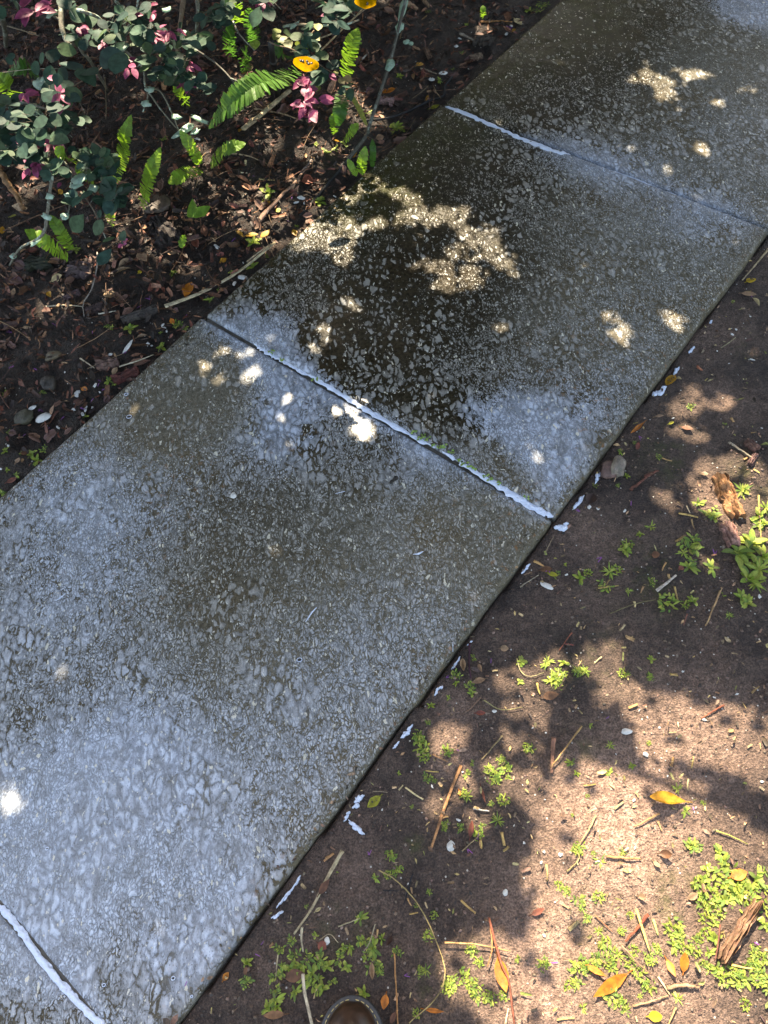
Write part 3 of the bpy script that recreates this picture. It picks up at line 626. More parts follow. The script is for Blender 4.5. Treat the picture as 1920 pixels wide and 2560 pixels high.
shell('G6', 740, 838, 42, 58, .3, "white shell flake on the brown leaf above the boot")
shell('G2', 175, 845, 90, 46, .4, "grey white broken shell near the slab edge")
shell('G5', 330, 268, 26, 44, .2, "translucent white chip by the shadow's edge", c=(.55, .6, .6))
shell('G3', 1205, 495, 32, 26, 0, "white shell by the dried weed in the mottled shade")
shell('H3', 1212, 85, 30, 40, -.3, "white chip lying on the middle of the wet slab")
shell('G4', 765, 690, 42, 34, .5, "white shell pair end beside the dark shadow lobe")
for f, l in dict(F5=[(485, 1230, 34), (690, 1120, 40), (1350, 378, 30), (1362, 400, 28), (1385, 430, 22), (612, 1080, 40), (710, 1073, 46), (770, 1070, 36), (620, 1025, 20), (790, 880, 34), (460, 1112, 30), (143, 1503, 28), (1225, 535, 34), (1260, 550, 22), (640, 945, 60), (395, 1218, 20), (1130, 1260, 20), (10, 1570, 30), (540, 770, 16), (765, 810, 22), (830, 935, 18), (70, 1380, 22)],
                 F4=[(390, 1215, 24), (360, 1190, 20), (485, 822, 20), (1120, 640, 22), (870, 690, 34)], F3=[(1620, 1000, 40), (1500, 745, 46)], F1=[(1640, 1160, 30)], F6=[(690, 272, 20), (1045, 185, 18), (1010, 240, 24), (750, 482, 16), (110, 550, 20)]).items():
    for u, v, r in l: shell(f, u, v, r * random.uniform(.9, 1.3), r * random.uniform(.5, .9), random.uniform(0, 3), "small white shell fragment in the dark soil of the planted bed", "shell fragments in the bed", "shell_fragment")
for f, l in dict(G4=[(450, 383, 14), (865, 495, 22), (1195, 438, 34), (1430, 250, 36), (1040, 87, 28), (680, 1020, 44), (150, 1418, 42), (925, 845, 18), (865, 805, 18), (880, 715, 16), (720, 370, 16), (780, 420, 16), (550, 687, 14), (690, 1362, 18), (25, 1400, 18), (1265, 275, 22), (980, 230, 12), (920, 665, 16), (770, 340, 12), (990, 570, 14), (1205, 848, 12), (910, 733, 12), (830, 677, 12), (700, 640, 16), (40, 530, 16), (90, 1178, 14), (35, 1018, 12), (1610, 885, 26)],
                 G5=[(605, 75, 26), (510, 115, 20), (985, 40, 16), (580, 315, 14), (525, 483, 18), (800, 108, 14), (1600, 520, 14), (425, 15, 18), (220, 415, 10)], G3=[(430, 1175, 18), (1340, 1285, 16), (1410, 1400, 24), (1550, 1468, 22), (1560, 645, 16), (985, 915, 18), (1330, 440, 14), (1400, 1005, 14), (775, 1015, 30), (955, 1245, 34), (1470, 610, 18), (1320, 70, 16), (705, 1195, 10)],
                 G2=[(1085, 1418, 26), (1600, 918, 34), (700, 342, 26), (310, 770, 34), (1205, 1290, 16), (1025, 1310, 14), (975, 580, 14), (785, 870, 12), (1420, 1295, 12), (925, 1295, 14), (460, 318, 40), (520, 330, 30), (375, 575, 10), (810, 718, 10)], G1=[(1530, 960, 32), (1400, 718, 26), (1515, 615, 22), (1250, 890, 22), (1605, 1505, 26), (1345, 990, 18), (1420, 1080, 22), (1370, 758, 34), (900, 1425, 22), (1365, 712, 12)],
                 G6=[(745, 715, 14), (750, 600, 12), (880, 605, 12), (880, 822, 12), (1300, 440, 16)]).items():
    for u, v, r in l: shell(f, u, v, r * random.uniform(.65, 1.1), r * random.uniform(.4, .8), random.uniform(0, 3), "tiny white shell fragment on the bare soil right of the path", "shell fragments on the bare soil", "shell_fragment")

# ------------------------------------------------------------------ fallen leaves that stand out
LL = lay_leaf
LL('G4', 1060, 1035, 775, 1015, 95, 'amber', "glossy amber leaf folded lengthwise beside a straw, its stalk pointing left", shape='obov', fold=.9, curl=.3)
LL('G5', 945, 675, 765, 788, 66, 'orange', "long orange leaf lying across the weeds near the bottom edge", shape='oval', fold=.25, curl=.2)
LL('G5', 290, 592, 335, 770, 74, 'orange', "wet orange leaf with white suds under the long pine needle", shape='oval', fold=.2)
LL('G5', 1140, 600, 1186, 695, 40, 'orange', "left one of two small orange leaves near the bark log", shape='lance', fold=.3)
LL('G5', 1226, 670, 1232, 565, 50, 'orange', "upright one of two small orange leaves near the bark log", shape='oval', fold=.3)
LL('G5', 458, 380, 530, 350, 30, 'red', "small reddish brown leaf just outside the shadow's edge", shape='oval')
LL('G5', 1465, 190, 1550, 160, 60, 'orange', "dark orange leaf partly covered by the bright weed patch", shape='oval')
LL('G5', 1105, 70, 1175, 78, 44, 'brown', "curled brown leaf alone on the sunlit soil", fold=.8, curl=.8)
LL('G5', 730, 630, 840, 690, 34, 'orange', "narrow orange leaf half under the long orange leaf", shape='lance')
LL('G5', 1050, 892, 1118, 884, 52, 'yellow', "bright yellow leaf with a bite at the bottom edge", shape='round')
LL('G5', 998, 285, 1040, 290, 32, 'tan', "little tan leaf on the bare sunlit soil"); LL('G5', 1250, 300, 1297, 270, 36, 'tan', "tan leaf left of the bright weed patch"); LL('G5', 1075, 108, 1110, 145, 26, 'tan', "tan pointed leaf below the curled brown one")
LL('G3', 420, 1080, 330, 1170, 66, 'green', "yellow green leaf with black spots beside the slab", shape='oval', spots_=4)
LL('G3', 1145, 272, 1045, 305, 44, 'tan', "tan brown leaf by the paired weed in shade", shape='lance'); LL('G3', 985, 130, 1000, 235, 40, 'tan', "curled tan leaf standing at the slab edge", fold=1.2, curl=.5)
LL('G3', 1245, 62, 1300, 70, 42, 'tan', "pale tan leaf in the dark soil above the weeds", shape='round'); LL('G3', 1535, 400, 1650, 380, 60, 'brown', "brown leaf lying beneath a sunlit weed cluster"); LL('G3', 1095, 170, 1118, 235, 26, 'pink' if 0 else 'tan', "thin pale leaf curl near the purple stem", fold=1.0)
LL('G3', 1075, 510, 1145, 512, 34, 'red', "reddish curled leaf by the dried weed", fold=1.0); LL('G3', 960, 1040, 970, 1085, 18, 'orange', "tiny orange leaf beside the long red-brown reed"); LL('G3', 1035, 1370, 1050, 1250, 40, 'red', "red brown curled leaf under the weeds in shade", fold=1.1)
LL('G3', 1110, 1010, 1140, 1135, 22, 'red', "narrow dark red sliver leaf in mottled shade", shape='lance')
LL('G1', 1480, 345, 1555, 325, 60, 'yellow', "upper yellow leaf with black blotches right of the slab", shape='round', spots_=5)
LL('G1', 1440, 435, 1560, 455, 52, 'tan', "tan dry leaf below the blotched yellow one", shape='oval'); LL('G1', 1535, 475, 1580, 545, 30, 'pale', "pale yellow curled leaf under the tan dry leaf", fold=.9)
LL('G1', 910, 1090, 845, 1170, 66, 'amber', "amber leaf with large black blotches against the slab edge", shape='round', spots_=6); LL('G1', 665, 1465, 530, 1605, 30, 'orange', "narrow orange brown leaf curled along the slab edge", shape='lance', fold=1.3, curl=.6)
LL('G1', 625, 1620, 600, 1700, 32, 'red', "small red leaf beside the slab edge weeds"); LL('G1', 960, 1500, 1055, 1525, 46, 'brown', "brown flat leaf among the sun flecks"); LL('G1', 920, 1120, 965, 1125, 30, 'pale', "pale curled leaf touching the amber blotched leaf", fold=.9)
LL('G1', 750, 1420, 830, 1408, 22, 'tan', "small tan leaf sliver among the sun flecks", shape='lance'); LL('G1', 860, 1478, 900, 1472, 30, 'green', "yellow green leaf bit among the sun flecks", shape='round')
LL('G2', 455, 300, 490, 240, 70, 'dark', "dark curled leaf by the foam near the stone pair", fold=.6); LL('G2', 130, 745, 215, 735, 44, 'brown', "brown leaf by the straw bundle at the slab edge"); LL('G2', 180, 760, 250, 790, 40, 'green', "olive leaf tucked under the brown leaf at the slab edge")
LL('G2', 875, 640, 930, 645, 44, 'brown', "small square brown leaf amid the shaded soil", shape='round'); LL('G2', 1200, 95, 1255, 112, 32, 'tan', "tan chip-like leaf above the large orange bark"); LL('G2', 1060, 740, 1090, 715, 34, 'red', "reddish leaf beside the shaded weeds")
LL('G6', 455, 1340, 300, 1350, 56, (.22, .11, .055), "smooth tan brown leaf near the bottom left of the boot", shape='oval', fold=.15); LL('G6', 450, 1090, 590, 1060, 85, 'brown', "reddish brown leaf under the weeds left of the boot", shape='oval'); LL('G6', 1150, 1200, 1130, 1310, 62, 'orange', "orange leaf with a hole right of the boot", shape='oval')
LL('G6', 680, 850, 740, 890, 70, 'red', "brown red leaf below the white shell flake above the boot"); LL('G6', 1410, 1305, 1550, 1325, 34, 'orange', "narrow orange leaf at bottom right of the boot", shape='lance', fold=.7); LL('G6', 25, 1110, 70, 1050, 44, 'orange', "orange leaf curled at the lower slab edge")
LL('G6', 1190, 800, 1155, 880, 52, 'dark', "dark brown curled leaf at the right of the weed clump", fold=.7); LL('G6', 690, 520, 765, 415, 52, 'brown', "brown oval leaf resting on the tan reed", shape='oval', lift=.016); LL('G6', 1180, 1410, 1215, 1320, 42, 'brown', "grey brown leaf at the bottom by the orange needle")
LL('G6', 660, 635, 705, 605, 24, 'pale', "pale straw-like leaf beside the tan reed", fold=.6); LL('G6', 180, 1010, 190, 1080, 34, 'brown', "brown small leaf over the lower edge weeds"); LL('G6', 1050, 980, 1060, 1120, 40, 'tan', "curled dry tan leaf right above the boot", fold=1.1, curl=.7)
# in the bed
LL('F4', 1250, 310, 1308, 300, 60, 'amber', "amber leaf above the twin fronds at the slab", shape='round'); LL('F4', 375, 975, 485, 955, 44, 'amber', "long amber leaf left of the sunlit slab corner", shape='oval'); LL('F4', 575, 925, 510, 1010, 46, 'amber', "upright amber leaf by the seedling near the slab")
LL('F4', 640, 745, 662, 775, 34, 'yellow', "little yellow leaf by the brown stick", shape='round', spots_=1); LL('F4', 548, 690, 582, 725, 38, 'amber', "amber leaf with a hole beside the seedling", shape='round'); LL('F4', 525, 675, 545, 730, 28, 'green', "olive leaf under the seedling by the brown stick"); LL('F4', 1115, 180, 1165, 195, 36, 'amber', "small amber leaf by the fern base")
LL('F4', 175, 1190, 222, 1165, 44, 'amber', "amber round leaf above the tan straw", shape='round'); LL('F4', 850, 520, 945, 520, 80, 'red', "large red brown leaf at the tip of the brown stick", shape='round', fold=.4); LL('F4', 300, 930, 365, 1000, 30, 'amber', "curled amber leaf left of the long amber one", fold=.8)
LL('F4', 880, 870, 920, 830, 40, 'brown', "brown leaf at the slab edge over the sun patch"); LL('F4', 775, 920, 800, 970, 38, 'amber', "amber leaf caught at the slab edge beside the sun patch"); LL('F4', 325, 90, 355, 100, 36, 'amber', "orange scrap at the lower end of the pale reed", shape='round')
LL('F3', 360, 985, 445, 955, 58, 'pale', "pale yellow oval leaf in the lower bed", shape='oval'); LL('F3', 735, 1060, 795, 1110, 64, 'tan', "tan leaf with dark specks beside a yellow button leaf", shape='oval', spots_=3); LL('F3', 800, 1100, 834, 1102, 34, 'yellow', "yellow button-like leaf beside the speckled tan leaf", shape='round')
LL('F3', 1525, 850, 1568, 838, 38, 'amber', "amber round leaf right of the small red twig"); LL('F3', 1285, 1095, 1325, 985, 70, 'orange', "largest orange brown leaf standing by the tan straw", shape='oval', fold=.2, curl=-.3); LL('F3', 955, 790, 1020, 850, 56, 'tan', "pinkish tan leaf at the centre of the lower bed"); LL('F3', 1160, 785, 1225, 800, 50, 'tan', "tan leaf near the small single frond")
LL('F3', 1340, 690, 1385, 790, 44, 'red', "reddish leaf below the small single frond", fold=.6); LL('F3', 960, 930, 985, 920, 26, 'yellow', "yellow scrap on the bark near a twig", shape='round'); LL('F3', 735, 1140, 838, 1165, 44, 'red', "orange red leaf pointing right near the slab", shape='lance'); LL('F3', 825, 890, 935, 830, 40, 'tan', "creased tan leaf in the lower bed", fold=.9)
LL('F3', 790, 940, 910, 895, 34, 'tan', "split tan leaf beneath the creased one", fold=.9, shape='lance'); LL('F3', 1015, 560, 1085, 545, 46, 'red', "rust coloured leaf on the black bark slab", shape='oval'); LL('F3', 0, 630, 45, 640, 50, 'amber', "orange leaf at the frame's left edge"); LL('F3', 70, 540, 120, 535, 30, 'green', "olive yellow leaf by the lichened branch")
LL('F3', 190, 1270, 215, 1265, 34, 'orange', "orange bud-like leaf at the bottom of the bed", shape='round'); LL('F3', 410, 380, 440, 360, 40, 'amber', "amber scrap under the shrub sprig")
LL('F6', 390, 465, 438, 455, 34, 'amber', "amber leaf left of the white cup shell", shape='round'); LL('F6', 450, 700, 482, 690, 38, 'amber', "amber leaf near the upper joint's left end", shape='round'); LL('F6', 1065, 135, 1118, 178, 38, 'pale', "pale yellow leaf near the top slab edge", shape='oval'); LL('F6', 145, 650, 248, 648, 34, 'orange', "orange oblong leaf over the pink bark chip", shape='obov')
LL('F6', 730, 445, 780, 430, 48, 'tan', "pinkish round leaf at the top slab edge", shape='round'); LL('F6', 385, 760, 430, 730, 30, 'tan', "tan leaf left of the upper joint"); LL('F6', 480, 760, 550, 745, 26, 'green', "olive leaf strip left of the upper joint"); LL('F6', 110, 970, 168, 960, 40, 'tan', "tan leaf by the seedling and twin fronds"); LL('F6', 1050, 230, 1075, 222, 22, 'amber', "amber scrap below the pale yellow leaf")
LL('F5', 405, 110, 430, 155, 36, 'amber', "amber curled leaf in the upper part of the lower bed", fold=.8); LL('F5', 680, 905, 740, 935, 38, 'orange', "orange brown leaf near the slab's left edge"); LL('F5', 1420, 330, 1450, 390, 36, 'orange', "rust leaf by the white shell cluster"); LL('F5', 60, 1690, 160, 1660, 46, 'red', "dark red leaf against the slab at far left"); LL('F5', 135, 1530, 180, 1495, 36, 'tan', "pink tan leaf by the lower left seedlings")
LL('F5', 1140, 490, 1230, 475, 30, 'tan', "tan curled leaf right of the seedling by the slab", fold=.9); LL('F5', 940, 800, 985, 745, 40, 'tan', "tan leaf over the bark lump", fold=.6); LL('F5', 180, 1440, 235, 1450, 36, 'brown', "brown leaf covering a seedling lower left"); LL('F5', 0, 1220, 45, 1270, 40, 'brown', "brown leaf at the left frame edge")

# ------------------------------------------------------------------ sticks, reeds, needles
LS = lay_stick
LS('F2', [(482, 1003), (660, 860), (832, 712)], 34, (.40, .31, .19), "thick pale reed stub lying below the big arching frond", "reed", 'reed', lift=.01, taper=.9, flat=.6)
LS('F4', [(455, 893), (700, 620), (950, 355)], 40, (.22, .13, .09), "tapered brown stick lying towards the slab in the bed", "stick", 'twig', taper=.25, flat=.5)
def chain(l): return l
P4 = [px('F3', 1150, 1172), px('F3', 1400, 1078), px('F3', 1659, 932), px('F4', 630, 1045)]
FR['P'] = (0, 0, 1.0)
LS('P', P4, 11, (.48, .40, .25), "long tan straw blade running up to the slab's sunlit corner", "straw", 'reed', lift=.012, taper=.6)
LS('F4', [(400, 1212), (500, 1130), (600, 1062)], 16, (.40, .33, .22), "thin straw blade beside the long tan one", "straw", 'reed', lift=.016, taper=.6)
LS('F3', [(0, 215), (80, 345), (180, 510)], 34, (.24, .13, .06), "glossy brown stalk leaning in from the left edge", "stick", 'twig', lift=.01, taper=.6)
LS('F5', [(1010, 752), (1150, 710), (1290, 655)], 16, (.46, .40, .28), "pale bent straw resting on the wet red chip", "straw", 'reed', lift=.018)
LS('F5', [(390, 230), (560, 222), (700, 232)], 12, (.42, .35, .25), "pale straight twig in the upper part of the lower bed", "twig")
LS('F5', [(670, 660), (790, 742)], 12, (.45, .37, .26), "short pale twig by the bark lump", "twig"); LS('F5', [(825, 292), (970, 268)], 12, (.55, .5, .4), "short whitish twig near the dark grey strip", "twig")
LS('F3', [(680, 790), (678, 900), (640, 1050), (585, 1150), (590, 1240)], 8, (.30, .26, .22), "thin pale root curling down the lower bed", "root", lift=.008)
LS('F3', [(990, 640), (1080, 715), (1250, 785)], 12, (.20, .09, .06), "dark red twig under the black bark slab", "twig"); LS('F3', [(1310, 680), (1240, 830), (1190, 910)], 8, (.28, .14, .07), "thin red brown needle below the small frond", "pine_needle")
LS('F3', [(30, 640), (250, 540), (470, 455)], 8, (.20, .11, .07), "long brown needle crossing behind the lichened branch", "pine_needle"); LS('F3', [(0, 930), (160, 1050)], 8, (.22, .12, .07), "brown needle at the lower left edge", "pine_needle")
LS('F3', [(400, 350), (520, 280), (720, 0)], 8, (.22, .13, .09), "fine brown needle rising behind the shrub sprig", "pine_needle", lift=.03); LS('F3', [(860, 160), (1000, 95)], 8, (.3, .18, .1), "short brown needle left of the tallest frond", "pine_needle")
LS('F2', [(570, 835), (760, 870), (930, 925)], 12, (.32, .22, .13), "thin tan twig crossing under the reed stub", "twig"); LS('F2', [(1300, 0), (1380, 0)], 8, (.3, .2, .1), "short straw scrap near the top edge", "straw", 'reed')
LS('F2', [(1050, 470), (1200, 320), (1330, 190), (1500, 10)], 10, (.42, .30, .16), "long tan pine needle leaning across the upper bed", "pine_needle", lift=.03); LS('F2', [(1050, 340), (1200, 270), (1420, 100)], 8, (.4, .3, .18), "second tan pine needle crossing the upper bed", "pine_needle", lift=.02)
LS('F2', [(390, 1170), (500, 1185), (600, 1220), (700, 1270)], 9, (.36, .26, .16), "pale fine twig below the bright arching frond", "twig"); LS('F2', [(1000, 1220), (960, 1270), (910, 1320)], 18, (.26, .2, .17), "grey stub of twig at the tip of the brown stick", "twig")
LS('F4', [(490, 500), (560, 508), (620, 510)], 16, (.45, .33, .14), "yellow straw piece in the dark part of the bed", "straw", 'reed'); LS('F4', [(325, 445), (395, 450)], 14, (.6, .5, .33), "pale straw chip in the dark part of the bed", "straw", 'reed'); LS('F4', [(380, 345), (382, 390)], 16, (.45, .36, .2), "upright straw chip below the bright frond", "straw", 'reed'); LS('F4', [(418, 505), (418, 580)], 10, (.45, .33, .18), "thin upright straw near the seedling", "straw", 'reed')
LS('F6', [(690, 245), (800, 300)], 14, (.22, .18, .14), "short grey stick left of the dark bark lump", "twig"); LS('F6', [(835, 165), (940, 160), (1050, 163)], 10, (.36, .17, .06), "orange needle above the pale yellow leaf", "pine_needle"); LS('F6', [(420, 485), (530, 522)], 10, (.26, .2, .14), "short twig joining the amber leaf and the cup shell", "twig"); LS('F6', [(420, 0), (480, 70)], 26, (.2, .12, .07), "brown stick stub at the top edge", "stick"); LS('F6', [(0, 440), (60, 380)], 12, (.4, .36, .3), "pale twig left of the long lichened shoot", "twig")
LS('F6', [(330, 50), (400, 85)], 26, (.26, .15, .09), "light brown chip stick right of the long shoot's top", "stick")
LS('F6', [(0, 862), (150, 852), (300, 812), (480, 725), (575, 692), (590, 620), (640, 560)], 13, (.015, .015, .016), "thin black drip hose lying by the upper joint", "drip_hose", cat="hose", lift=.012, taper=1, sub=24)
LS('F4', [(1290, 240), (1190, 390), (1070, 540), (960, 670), (830, 810)], 22, (.02, .018, .017), "dark root running parallel to the slab edge", "root", lift=.004, taper=.7, sub=20)
# right-hand side
LS('G3', [(975, 870), (880, 1110), (770, 1440)], 24, (.34, .165, .07), "long red-brown reed lying through the mottled shade", "reed", 'reed', taper=.7, flat=.5); LS('G3', [(1262, 665), (1115, 832)], 12, (.30, .23, .12), "thin olive twig at the sun flecks' edge", "twig")
LS('G3', [(1612, 680), (1600, 925)], 34, (.28, .14, .09), "flat red-brown bark sliver standing in the shadow's edge", "bark_sliver", 'reed', cat="bark", flat=.35); LS('G4', [(300, 490), (75, 790)], 15, (.38, .24, .10), "straight tan stick leaning on the red-brown sliver", "stick", lift=.01)
LS('G4', [(1335, 333), (1165, 432)], 16, (.24, .075, .04), "dark red twig on the sunlit soil at right", "twig"); LS('G4', [(865, 1120), (685, 1215)], 15, (.46, .27, .12), "light brown stick below the folded amber leaf", "stick"); LS('G4', [(402, 1138), (350, 1240), (288, 1335)], 14, (.46, .32, .15), "curved tan stick in the middle of the sunlit soil", "stick"); LS('G4', [(1275, 1245), (1400, 1290), (1505, 1342)], 11, (.32, .30, .07), "yellow green stem on the sunlit soil at right", "stem")
for l in [('G4', 640, 352, 708, 325, 26), ('G4', 1535, 245, 1590, 195, 26), ('G4', 950, 778, 966, 710, 26), ('G4', 1098, 790, 1113, 705, 15), ('G4', 315, 915, 405, 905, 13), ('G4', 690, 965, 712, 1003, 18), ('G4', 540, 1085, 605, 1035, 22), ('G4', 940, 105, 1000, 118, 20), ('G4', 1505, 640, 1542, 618, 20), ('G4', 1416, 560, 1412, 605, 11), ('G4', 1595, 605, 1602, 655, 11),
          ('G4', 1075, 868, 1072, 950, 16), ('G4', 935, 530, 990, 528, 12), ('G4', 855, 1175, 885, 1250, 20), ('G4', 1365, 520, 1405, 515, 36), ('G4', 1010, 885, 1035, 875, 22), ('G4', 1000, 455, 1005, 495, 14), ('G5', 536, 122, 540, 212, 15), ('G5', 105, 305, 180, 370, 12), ('G5', 590, 908, 678, 900, 18), ('G5', 650, 455, 700, 410, 24), ('G5', 615, 325, 665, 350, 12),
          ('G5', 925, 150, 950, 165, 22), ('G5', 1345, 110, 1352, 155, 14), ('G5', 1100, 690, 1160, 782, 16), ('G5', 1470, 630, 1600, 655, 18), ('G5', 320, 55, 350, 35, 18), ('G5', 205, 0, 210, 45, 14), ('G2', 1030, 850, 1052, 942, 22), ('G2', 1058, 362, 1188, 390, 18), ('G2', 1095, 515, 1035, 552, 18), ('G2', 975, 690, 948, 745, 13), ('G2', 698, 1105, 665, 1145, 18), ('G2', 90, 680, 160, 720, 24), ('G2', 520, 862, 660, 845, 14), ('G2', 600, 805, 575, 840, 16), ('G2', 825, 850, 805, 895, 18), ('G2', 760, 950, 765, 990, 22), ('G2', 990, 768, 1000, 800, 18), ('G2', 1145, 400, 1165, 470, 18), ('G2', 1110, 310, 1135, 362, 10),
          ('G2', 1000, 1440, 1050, 1440, 20), ('G2', 545, 1320, 495, 1365, 10), ('G3', 590, 1020, 715, 1105, 16), ('G3', 730, 905, 820, 915, 14), ('G3', 1255, 1330, 1275, 1425, 26), ('G3', 1265, 1460, 1300, 1430, 22), ('G3', 40, 1510, 95, 1475, 22), ('G3', 850, 1228, 890, 1225, 18), ('G3', 1110, 1380, 1118, 1445, 18), ('G3', 1190, 218, 1228, 215, 14), ('G3', 1500, 300, 1520, 380, 22), ('G3', 500, 1022, 530, 1020, 20), ('G3', 545, 1040, 575, 1005, 14), ('G6', 720, 285, 790, 235, 20), ('G6', 1090, 755, 1085, 805, 20), ('G6', 1295, 540, 1325, 595, 20), ('G6', 685, 1150, 650, 1235, 22), ('G6', 345, 880, 370, 850, 20), ('G6', 1310, 650, 1370, 640, 20),
          ('G1', 810, 1745, 890, 1770, 18), ('G1', 1360, 1425, 1380, 1460, 28), ('G1', 1520, 1545, 1562, 1538, 12), ('G1', 1460, 1755, 1490, 1740, 16), ('G1', 1540, 1835, 1590, 1868, 16)]:
    f, a, b, c_, d_, w = l
    LS(f, [(a, b), ((a + c_) / 2 + random.uniform(-4, 4), (b + d_) / 2 + random.uniform(-4, 4)), (c_, d_)], w * random.uniform(.6, 1), jit(random.choice([(.46, .31, .10), (.42, .26, .10), (.36, .22, .10), (.5, .38, .2)]), .2), "short chopped piece of dry straw on the soil right of the path", "straw_piece", 'reed', "chopped straw pieces on the soil", taper=random.uniform(.5, .95), sub=5, flat=.3)
LS('G2', [(905, 890), (970, 840), (1036, 785)], 22, (.52, .45, .38), "pale grey straw blade across the shaded weeds", "straw", 'reed', lift=.012); LS('G2', [(735, 210), (830, 135), (920, 80)], 20, (.16, .06, .04), "dark red twig right of the stone pair", "twig"); LS('G2', [(1342, 862), (1290, 990), (1238, 1118)], 15, (.38, .24, .12), "speckled orange twig in the dark shaded soil", "twig"); LS('G2', [(345, 1160), (260, 1280)], 9, (.24, .08, .05), "thin red needle in the dark shaded soil", "pine_needle")
LS('G2', [(600, 1032), (760, 970), (905, 940)], 9, (.17, .14, .07), "thin olive stem lying below the pale grey blade", "stem"); LS('G2', [(0, 856), (60, 815), (126, 775)], 9, (.40, .34, .25), "pale thin twig near the straw bundle", "twig"); LS('G2', [(1115, 1035), (1090, 1112)], 8, (.25, .1, .07), "tiny red needle in the dark shaded soil", "pine_needle"); LS('G2', [(1592, 240), (1600, 400), (1608, 530)], 12, (.42, .30, .10), "upright straw among the sunlit weeds at right", "straw", 'reed')
LS('G2', [(160, 640), (190, 580), (225, 520)], 10, (.28, .2, .13), "brown needle along the slab edge", "pine_needle"); LS('G2', [(300, 1235), (360, 1245)], 14, (.16, .05, .04), "short dark red chip in the shaded soil", "twig")
LS('G5', [(245, 395), (300, 600), (345, 720), (375, 935)], 13, (.19, .06, .035), "long dark red pine needle across the wet orange leaf", "pine_needle", lift=.014, taper=.8); LS('G5', [(25, 518), (190, 530), (355, 562)], 10, (.42, .24, .10), "tan pine needle lying crosswise above the wet orange leaf", "pine_needle", lift=.012); LS('G5', [(250, 400), (262, 540), (240, 640)], 10, (.40, .20, .08), "orange pine needle joined to the dark red one", "pine_needle", lift=.012)
LS('G5', [(835, 85), (920, 92), (1012, 98)], 15, (.36, .19, .08), "light brown stick at the top of the sunlit soil", "stick"); LS('G5', [(985, 350), (1020, 460), (1052, 560)], 17, (.48, .33, .10), "yellow straw leaning over the weeds", "straw", 'reed', lift=.012); LS('G5', [(1048, 380), (990, 450), (930, 515)], 18, (.24, .06, .03), "dark red twig crossing the yellow straw", "twig", lift=.008); LS('G5', [(910, 530), (980, 610), (1060, 680)], 10, (.24, .13, .08), "brown twig through the sunlit weeds", "twig", lift=.012)
LS('G5', [(1075, 400), (1100, 482)], 17, (.42, .42, .13), "pale green straw piece near the yellow one", "straw", 'reed'); LS('G5', [(970, 838), (1070, 815), (1152, 785)], 12, (.34, .22, .12), "tan twig near the bottom edge", "twig"); LS('G5', [(1405, 430), (1395, 520), (1378, 612)], 11, (.16, .06, .04), "dark twig left of the bark log", "twig", lift=.014); LS('G5', [(1190, 845), (1150, 935)], 12, (.4, .26, .11), "tan twig right of the yellow leaf at the bottom", "twig"); LS('G5', [(330, 930), (345, 850)], 13, (.5, .4, .25), "pale straw left of the long needle at the bottom", "straw", 'reed')
LS('G5', [(1140, 745), (1240, 735), (1310, 745)], 22, (.3, .19, .11), "brown curled stick below the two small orange leaves", "stick"); LS('G5', [(640, 160), (700, 100), (690, 60)], 9, (.36, .28, .12), "bent tan stem at the top of the sunlit soil", "stem"); LS('G5', [(780, 380), (870, 465)], 8, (.3, .12, .06), "fine red needle on the sunlit soil", "pine_needle")
LS('G6', [(850, 215), (790, 320), (730, 430), (640, 610), (515, 790)], 30, (.38, .31, .19), "long tan reed pointing down the slab edge", "reed", 'reed', lift=.006, taper=.5, sub=16); LS('G6', [(575, 740), (570, 820), (582, 912)], 20, (.40, .34, .23), "short middle length of split tan reed", "reed", 'reed', lift=.012, taper=.6); LS('G6', [(585, 1060), (600, 1200), (650, 1410)], 24, (.42, .36, .26), "lower tan reed running off the bottom left of the boot", "reed", 'reed', lift=.02, taper=1.0)
LS('G6', [(1100, 350), (1230, 430), (1380, 600), (1500, 850), (1555, 1050), (1500, 1220), (1310, 1400)], 9, (.32, .24, .10), "long thin curved vine right of the boot", "vine", lift=.012, taper=.9, sub=40); LS('G6', [(1208, 920), (1220, 1150), (1232, 1410)], 13, (.36, .18, .07), "straight orange needle right of the boot", "pine_needle", lift=.01, taper=.9); LS('G6', [(1335, 370), (1300, 480), (1270, 590)], 12, (.014, .014, .018), "short black plastic strip on the shaded soil", "plastic_strip", cat="strip"); LS('G6', [(1130, 488), (1230, 492)], 9, (.014, .014, .018), "small black bit of plastic across from the strip", "plastic_strip", cat="strip")
LS('G6', [(415, 930), (400, 1080)], 11, (.36, .30, .18), "thin straw over the weeds left of the boot", "straw", 'reed', lift=.02); LS('G6', [(820, 738), (970, 680)], 10, (.42, .36, .22), "pale stem with two leaves above the boot", "stem"); LS('G6', [(690, 830), (760, 790), (820, 850)], 8, (.4, .32, .2), "curled straw beside the white shell flake", "straw", 'reed'); LS('G6', [(1080, 720), (1040, 850), (1000, 910)], 8, (.35, .3, .2), "thin pale straw in the weeds above the boot", "straw", 'reed', lift=.02)
